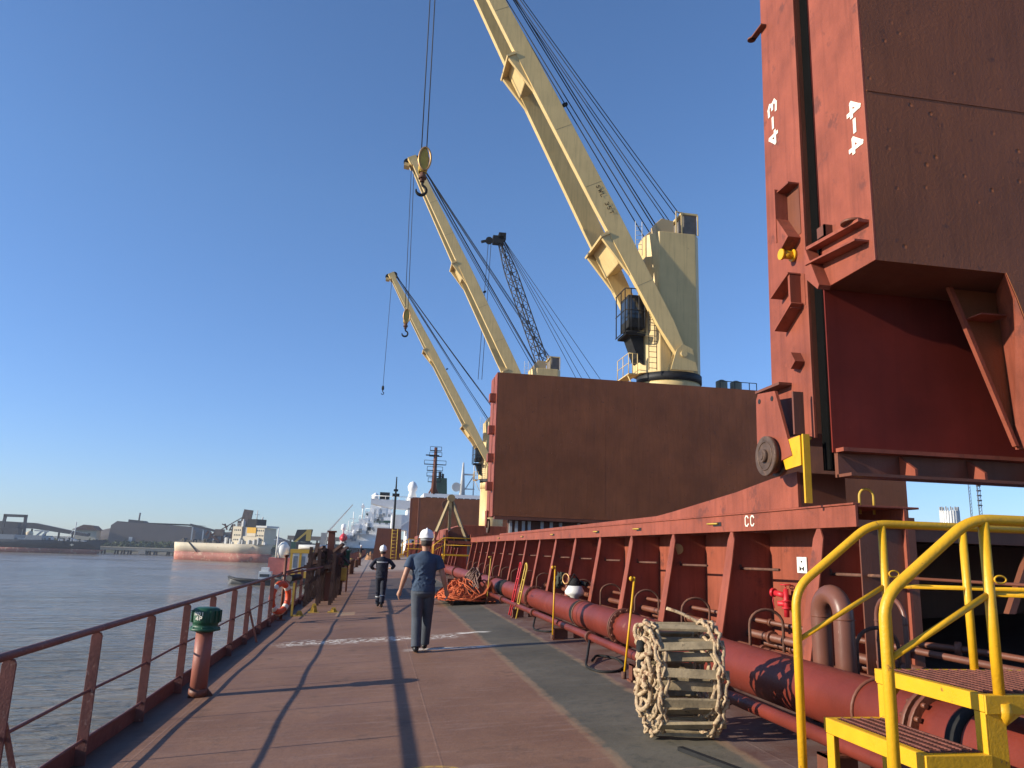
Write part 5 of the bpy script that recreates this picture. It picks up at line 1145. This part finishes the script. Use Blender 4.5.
# brown jetty and buildings right of ship B
jb=thing('jetty','brown loading jetty seen behind the stern of the cream ship','jetty',(-30,560,-9))
part('deck',MB().box((-62,560,4.0),(20,572,6.8)),mat('brown_gallery',(.20,.155,.11),.85,.15,.1,.1,1),jb)
m_=MB()
for x in range(-60,20,6): m_.beam((x,562,-9.5),(x,562,4),1.2,1.2)
part('piles',m_,darkst,jb)
part('lower_wall',MB().box((-62,570,-6),(20,571,2)),darkst,jb)
lq=thing('coal_loader','black loader head with a yellow side above the supply boat','loader',(-36,380,-9))
part('head',MB().prism([(-39.5,2.6),(-32,2.4),(-31.2,8.4),(-38,8.0)],'y',380,386),blackm,lq); part('boom',MB().beam((-39,379.9,1.8),(-33,379.9,7.6),.8,.9).box((-33.6,379.4,3.0),(-31.4,379.8,8.2)),yeld,lq); part('tower',MB().box((-39,381,-9),(-31,385,2.4)),darkst,lq); part('cab',MB().box((-40,379,-2),(-38,380,2.4)),green,lq)
# tree line on the bank: leafy clumps
m_=MB(); rnd=random.Random(17)
def leafclump(cx,cy,cz,rx_,rz_,n):
    for _ in range(n):
        a=rnd.uniform(0,6.28); b=rnd.uniform(-.2,1); rr=rnd.uniform(.55,1)
        p=V((cx+rx_*rr*math.cos(a)*math.sqrt(max(0,1-b*b)),cy+rx_*rr*math.sin(a)*math.sqrt(max(0,1-b*b)),cz+rz_*rr*b))
        s_=rnd.uniform(.35,.9); u=V((rnd.uniform(-1,1),rnd.uniform(-1,1),rnd.uniform(-1,1))).normalized(); v=u.orthogonal().normalized()
        m_.add([p-u*s_-v*s_,p+u*s_-v*s_*.6,p+u*s_*.7+v*s_,p-u*s_*.8+v*s_*.7],[(0,1,2,3)])
for k in range(230):
    x=rnd.uniform(-262,-66); y=rnd.uniform(600,632); h_=rnd.uniform(2.5,5.0)
    leafclump(x,y,-5.2+ (y-600)*.03,rnd.uniform(2.5,5),h_,60)
ob=mk('bank_bushes',m_,fol,V((0,0,0))); ob['kind']='stuff'; ob['label']='dark green bushes covering the far river bank'; ob['category']='bushes'
# ------------------------------------------------------------------ starboard shore things
sl_=thing('grain_silo','white ribbed silo tower seen over the handrail at the right','silo',(166,215,0))
def atx(px_,Y): return None
SX,SY=172.0,213.0
part('shell',MB().rings([(SX,SY,0,2.6,2.6),(SX,SY,17.8,2.6,2.6),(SX,SY,18.0,2.4,2.4)],28),white,sl_)
m_=MB()
for k in range(24):
    a=2*math.pi*k/24; m_.tube([(SX+2.6*math.cos(a),SY+2.6*math.sin(a),0),(SX+2.6*math.cos(a),SY+2.6*math.sin(a),18.2)],.2,5)
part('rib',m_,lgrey,sl_)
m_=MB()
for k in range(12):
    a=2*math.pi*k/12; m_.beam((SX+2.5*math.cos(a),SY+2.5*math.sin(a),18),(SX+2.5*math.cos(a),SY+2.5*math.sin(a),19.3),.3,.3)
part('top_rail',m_,grey,sl_)
for i,(x,hh) in enumerate(((179.5,26.5),(182.6,27))):
    t=thing('radio_mast',['thinner left','thicker right'][i]+' lattice radio mast standing right of the white silo','mast',(x,213,0),'radio masts'); m_=MB(); w_=.25+.15*i
    for q in ((-w_,-w_),(w_,-w_),(0,w_)): m_.tube([(x+q[0],213+q[1],0),(x+q[0],213+q[1],hh)],.06+.03*i,5)
    for k in range(int(hh)): m_.tube([(x-w_,213-w_,k),(x+w_,213-w_,k+1)],.05,4)
    if i: 
        for k in range(5): m_.box((x-.6,212.4,hh-1-k*1.5),(x+.6,213,hh-.6-k*1.5))
    part('lattice',m_,darkst,t)
# ------------------------------------------------------------------ people
def person(x,y,height,label,pose,yaw=0,vox=.009,tag_mats=None):
    z0=dz(x); S=height/1.80; t=thing('person',label,'person',(x,y,z0)); shirt_m,trs_m,short=tag_mats
    cy_,sy_=math.cos(yaw),math.sin(yaw)
    def W(p): 
        p=V(p)*S; return V((x+p.x*cy_-p.y*sy_,y+p.x*sy_+p.y*cy_,z0+p.z))
    def Wm(m_): m_.v=[W(v) for v in m_.v]; return m_
    J=pose; B=MB()
    # head and neck
    hx,hy=J['head']
    B.rings([(hx,hy-.01,1.50,.058,.062),(hx,hy,1.54,.060,.072),(hx,hy+.012,1.575,.066,.088),(hx,hy+.01,1.62,.076,.098),(hx,hy+.005,1.67,.078,.102),(hx,hy,1.72,.075,.098),(hx,hy-.003,1.76,.058,.078),(hx,hy-.003,1.785,.02,.03)],20)
    B.tube([(hx,hy+.09,1.66),(hx,hy+.118,1.625),(hx,hy+.10,1.612)],.013,8)                       # nose
    B.tube([(hx-.025,hy+.097,1.588),(hx+.025,hy+.097,1.588)],.008,8)                             # mouth
    for s_ in (-1,1):
        B.tube([(hx+s_*.078,hy-.005,1.60),(hx+s_*.086,hy-.012,1.635),(hx+s_*.082,hy-.01,1.665)],.014,8)  # ear
        B.tube([(hx+s_*.045,hy+.088,1.672),(hx+s_*.02,hy+.094,1.668)],.010,6)                    # brow
    B.tube([(hx*.6,hy*.5-.012,1.43),(hx,hy-.008,1.53)],.055,16)
    B.rings([(0,0,.86,.14,.10),(0,0,.95,.15,.11),(0,0,1.08,.13,.10),(0,.0,1.25,.155,.11),(0,0,1.38,.16,.105),(0,0,1.45,.08,.07)],20)
    for s_,k in ((-1,'L'),(1,'R')):
        sh,el,wr=[V(p) for p in J['arm'+k]]
        B.tube([sh,sh.lerp(el,.5),el,el.lerp(wr,.35),wr],.04,14,rs=[.052,.047,.041,.042,.027])
        fd=(wr-el).normalized() if 'hd'+k not in J else V(J['hd'+k]).normalized()
        sidev=V((0,1,0)); sidev=(sidev-fd*sidev.dot(fd)).normalized(); inw=fd.cross(sidev)*(1 if fd.cross(sidev).x*s_<0 else -1)
        B.tube([wr,wr+fd*.03,wr+fd*.07,wr+fd*.095],.03,12,rs=[.027,.034,.038,.034],flat=1.)
        for q,ln_ in ((-.030,.062),(-.010,.078),(.010,.084),(.030,.076)):
            b0=wr+fd*.085+sidev*q; p1=b0+fd*ln_*.45+inw*.006; p2=p1+fd*ln_*.32+inw*.022; p3=p2+fd*ln_*.16+inw*.024
            B.tube([b0,p1,p2,p3],.009,8,rs=[.0105,.010,.009,.007])
        b0=wr+fd*.025+sidev*.026; B.tube([b0,b0+fd*.03+sidev*.026,b0+fd*.062+sidev*.030+inw*.014],.010,8,rs=[.013,.011,.009])
    for k in 'LR':
        hp,kn,an=[V(p) for p in J['leg'+k]]
        B.tube([hp,hp.lerp(kn,.5),kn,kn.lerp(an,.35),an],.06,14,rs=[.075,.068,.05,.052,.035])
    part('body',Wm(B),skinm,t,remesh=vox*S)
    Hh=MB().rings([(hx,hy-.02,1.58,.076,.088),(hx,hy-.012,1.63,.084,.100),(hx,hy-.006,1.68,.085,.104),(hx,hy-.005,1.72,.078,.10)],20); part('hair',Wm(Hh),hairm,t)
    # shirt
    G=MB().rings([(0,-.005,.89 if short else .94,.188,.14),(0,0,.98,.182,.138),(0,0,1.08,.176,.132),(0,0,1.2,.186,.135),(0,-.01,1.32,.198,.134),(0,-.01,1.39,.20,.112),(0,-.01,1.425,.17,.095),(0,-.008,1.46,.115,.08),(0,-.005,1.485,.075,.07),(0,0,1.50,.064,.064)],28)
    for k in 'LR':
        sh,el,wr=[V(p) for p in J['arm'+k]]
        if short: G.tube([V((sh.x*.45,sh.y-.01,1.42)),sh+V((0,0,-.015)),sh.lerp(el,.2),sh.lerp(el,.4),sh.lerp(el,.62)],.07,16,rs=[.05,.062,.070,.070,.074])
        else: G.tube([V((sh.x*.45,sh.y-.01,1.42)),sh+V((0,0,-.015)),sh.lerp(el,.5),el,el.lerp(wr,.5),wr],.06,16,rs=[.05,.062,.062,.060,.054,.044])
    rn=random.Random(int(height*100))
    for k in range(22):   # cloth folds
        a=rn.uniform(3.3,6.1); z_=rn.uniform(.95,1.36); G.tube([(.186*math.cos(a),.137*math.sin(a),z_),(.186*math.cos(a+.4),.137*math.sin(a+.4),z_+rn.uniform(-.10,.10))],.013,6)
    part('shirt' if short else 'coverall_top',Wm(G),shirt_m,t,remesh=vox*S)
    Tt=MB().rings([(0,0,1.0,.165,.12),(0,0,.93,.178,.13),(0,-.01,.86,.178,.14),(0,0,.80,.13,.10)],24)
    for k in 'LR':
        hp,kn,an=[V(p) for p in J['leg'+k]]; d_=(kn-hp)
        Tt.tube([hp+V((0,0,.06)),hp,hp.lerp(kn,.5),kn,kn.lerp(an,.4),kn.lerp(an,.85),an+(an-kn).normalized()*.03],.08,18,rs=[.09,.105,.096,.082,.080,.076,.078])
        for q in range(5):
            p=kn.lerp(an,.3+.16*q); Tt.tube([p+V((-.06,-.035,.01)),p+V((0,-.07,0)),p+V((.06,-.035,-.015))],.011,6)
    part('trousers' if short else 'coverall_legs',Wm(Tt),trs_m,t,remesh=vox*S)
    for k in 'LR':
        hp,kn,an=[V(p) for p in J['leg'+k]]; fdz=J['foot'+k]   # foot vector (dir)
        f=V(fdz).normalized(); up_=V((1,0,0)).cross(f)
        if up_.z<0: up_=-up_
        heel=an-f*.06-up_*.055; toe=heel+f*.27
        Sh=MB().tube([heel,heel+f*.03,heel+f*.10,heel+f*.18,heel+f*.25,heel+f*.285],.05,14,rs=[.030,.045,.046,.050,.044,.02],flat=.95)
        Sh.tube([an+up_*.03,heel+f*.06],.05,12,rs=[.048,.05])
        Sh.v=[v_ for v_ in Sh.v]
        part('shoe',Wm(Sh),shoe,t,remesh=vox*S)
    # helmet
    Hm=MB().rings([(hx,hy,1.70,.118,.142),(hx,hy,1.706,.122,.148),(hx,hy,1.712,.112,.135),(hx,hy,1.745,.110,.132),(hx,hy,1.79,.098,.118),(hx,hy,1.82,.075,.092),(hx,hy,1.838,.04,.05),(hx,hy,1.842,.005,.005)],28)
    hm_=part('helmet',Wm(Hm),whiteh,t)
    part('helmet_ridge',Wm(MB().tube([(hx,hy-.125,1.76),(hx,hy-.085,1.822),(hx,hy,1.846),(hx,hy+.085,1.822),(hx,hy+.125,1.76)],.014,8)),whiteh,hm_)
    part('peak',Wm(MB().rings([(hx,hy+.13,1.700,.09,.07),(hx,hy+.13,1.708,.088,.068)],20)),whiteh,hm_)
    part('headband',Wm(MB().rings([(hx,hy-.0,1.655,.095,.118),(hx,hy-.0,1.70,.10,.122)],24)),grey if short else whiteh,hm_)
    return t,Wm
walk1=dict(head=(.01,.02),armL=[(-.205,-.0,1.40),(-.29,-.06,1.13),(-.35,.02,.90)],armR=[(.205,0,1.40),(.295,-.02,1.13),(.36,.07,.91)],
 legL=[(-.085,0,.90),(-.075,-.01,.50),(-.07,-.12,.11)],footL=(0,1,-.03),legR=[(.085,0,.90),(.09,.12,.50),(.075,.17,.12)],footR=(0,1,.18))
walk1['legL'][2]=(-.07,-.13,.105)
p1,Wm1=person(.74,12.45,1.81,'man in navy short-sleeved shirt, slate trousers and white helmet walking away',walk1,0,.009,(navy,slate,True))
walk2=dict(head=(0,.05),armL=[(-.20,0,1.40),(-.34,-.02,1.20),(-.27,.16,1.12)],armR=[(.20,0,1.40),(.36,-.0,1.22),(.30,.17,1.15)],hdL=(.5,.7,0),hdR=(-.5,.7,.1),
 legL=[(-.08,0,.90),(-.07,.12,.50),(-.06,.16,.11)],footL=(0,1,.1),legR=[(.08,0,.90),(.07,-.02,.50),(.05,-.2,.16)],footR=(0,.9,-.4))
p2,Wm2=person(.15,21.7,1.59,'smaller walker in dark navy coverall with reflective bands, elbows out',walk2,0,.010,(coverall,coverall,False))
bm_=MB().rings([(0,-.01,1.315,.196,.134),(0,-.01,1.345,.196,.132)],28); part('reflective_band',Wm2(bm_),reflec,p2)
bm_=MB().tube([(-.065,.135,.32),(-.0645,.14,.29)],.082,18).tube([(.058,-.105,.34),(.056,-.115,.31)],.082,18); part('reflective_cuff',Wm2(bm_),reflec,p2)
p3,_=person(-1.9,92,1.75,'tiny far-off worker in dark clothes on the deck near the port railing',walk2,0,.02,(coverall,mat('khaki',(.25,.17,.10),.8),False))
bg_=thing('orange_bag','tan and orange cover bundle far ahead on deck beside the tiny worker','bundle',(-1.0,98,.1)); part('cover',heap(-.9,98,.05,.6,.5,1.0,5.1,20),mat('tan_cloth',(.45,.24,.12),.9),bg_)
# ------------------------------------------------------------------ air
hz=D.materials.new('haze'); hz.use_nodes=True; n_=hz.node_tree; n_.nodes.clear(); out=n_.nodes.new('ShaderNodeOutputMaterial'); pv=n_.nodes.new('ShaderNodeVolumePrincipled')
pv.inputs['Color'].default_value=(.78,.86,1,1); pv.inputs['Density'].default_value=.00020; pv.inputs['Anisotropy'].default_value=.2; n_.links.new(pv.outputs[0],out.inputs['Volume'])
HAZE=True
if HAZE:
    ho=mk('haze',MB().box((-700,-300,-14),(350,900,60)),hz,V((0,0,0))); ho['kind']='stuff'; ho['label']='thin pale haze over the river'
# render settings
scn.render.engine='CYCLES'; scn.cycles.max_bounces=6; scn.cycles.diffuse_bounces=3; scn.cycles.volume_bounces=0; scn.render.resolution_x=1024; scn.render.resolution_y=768
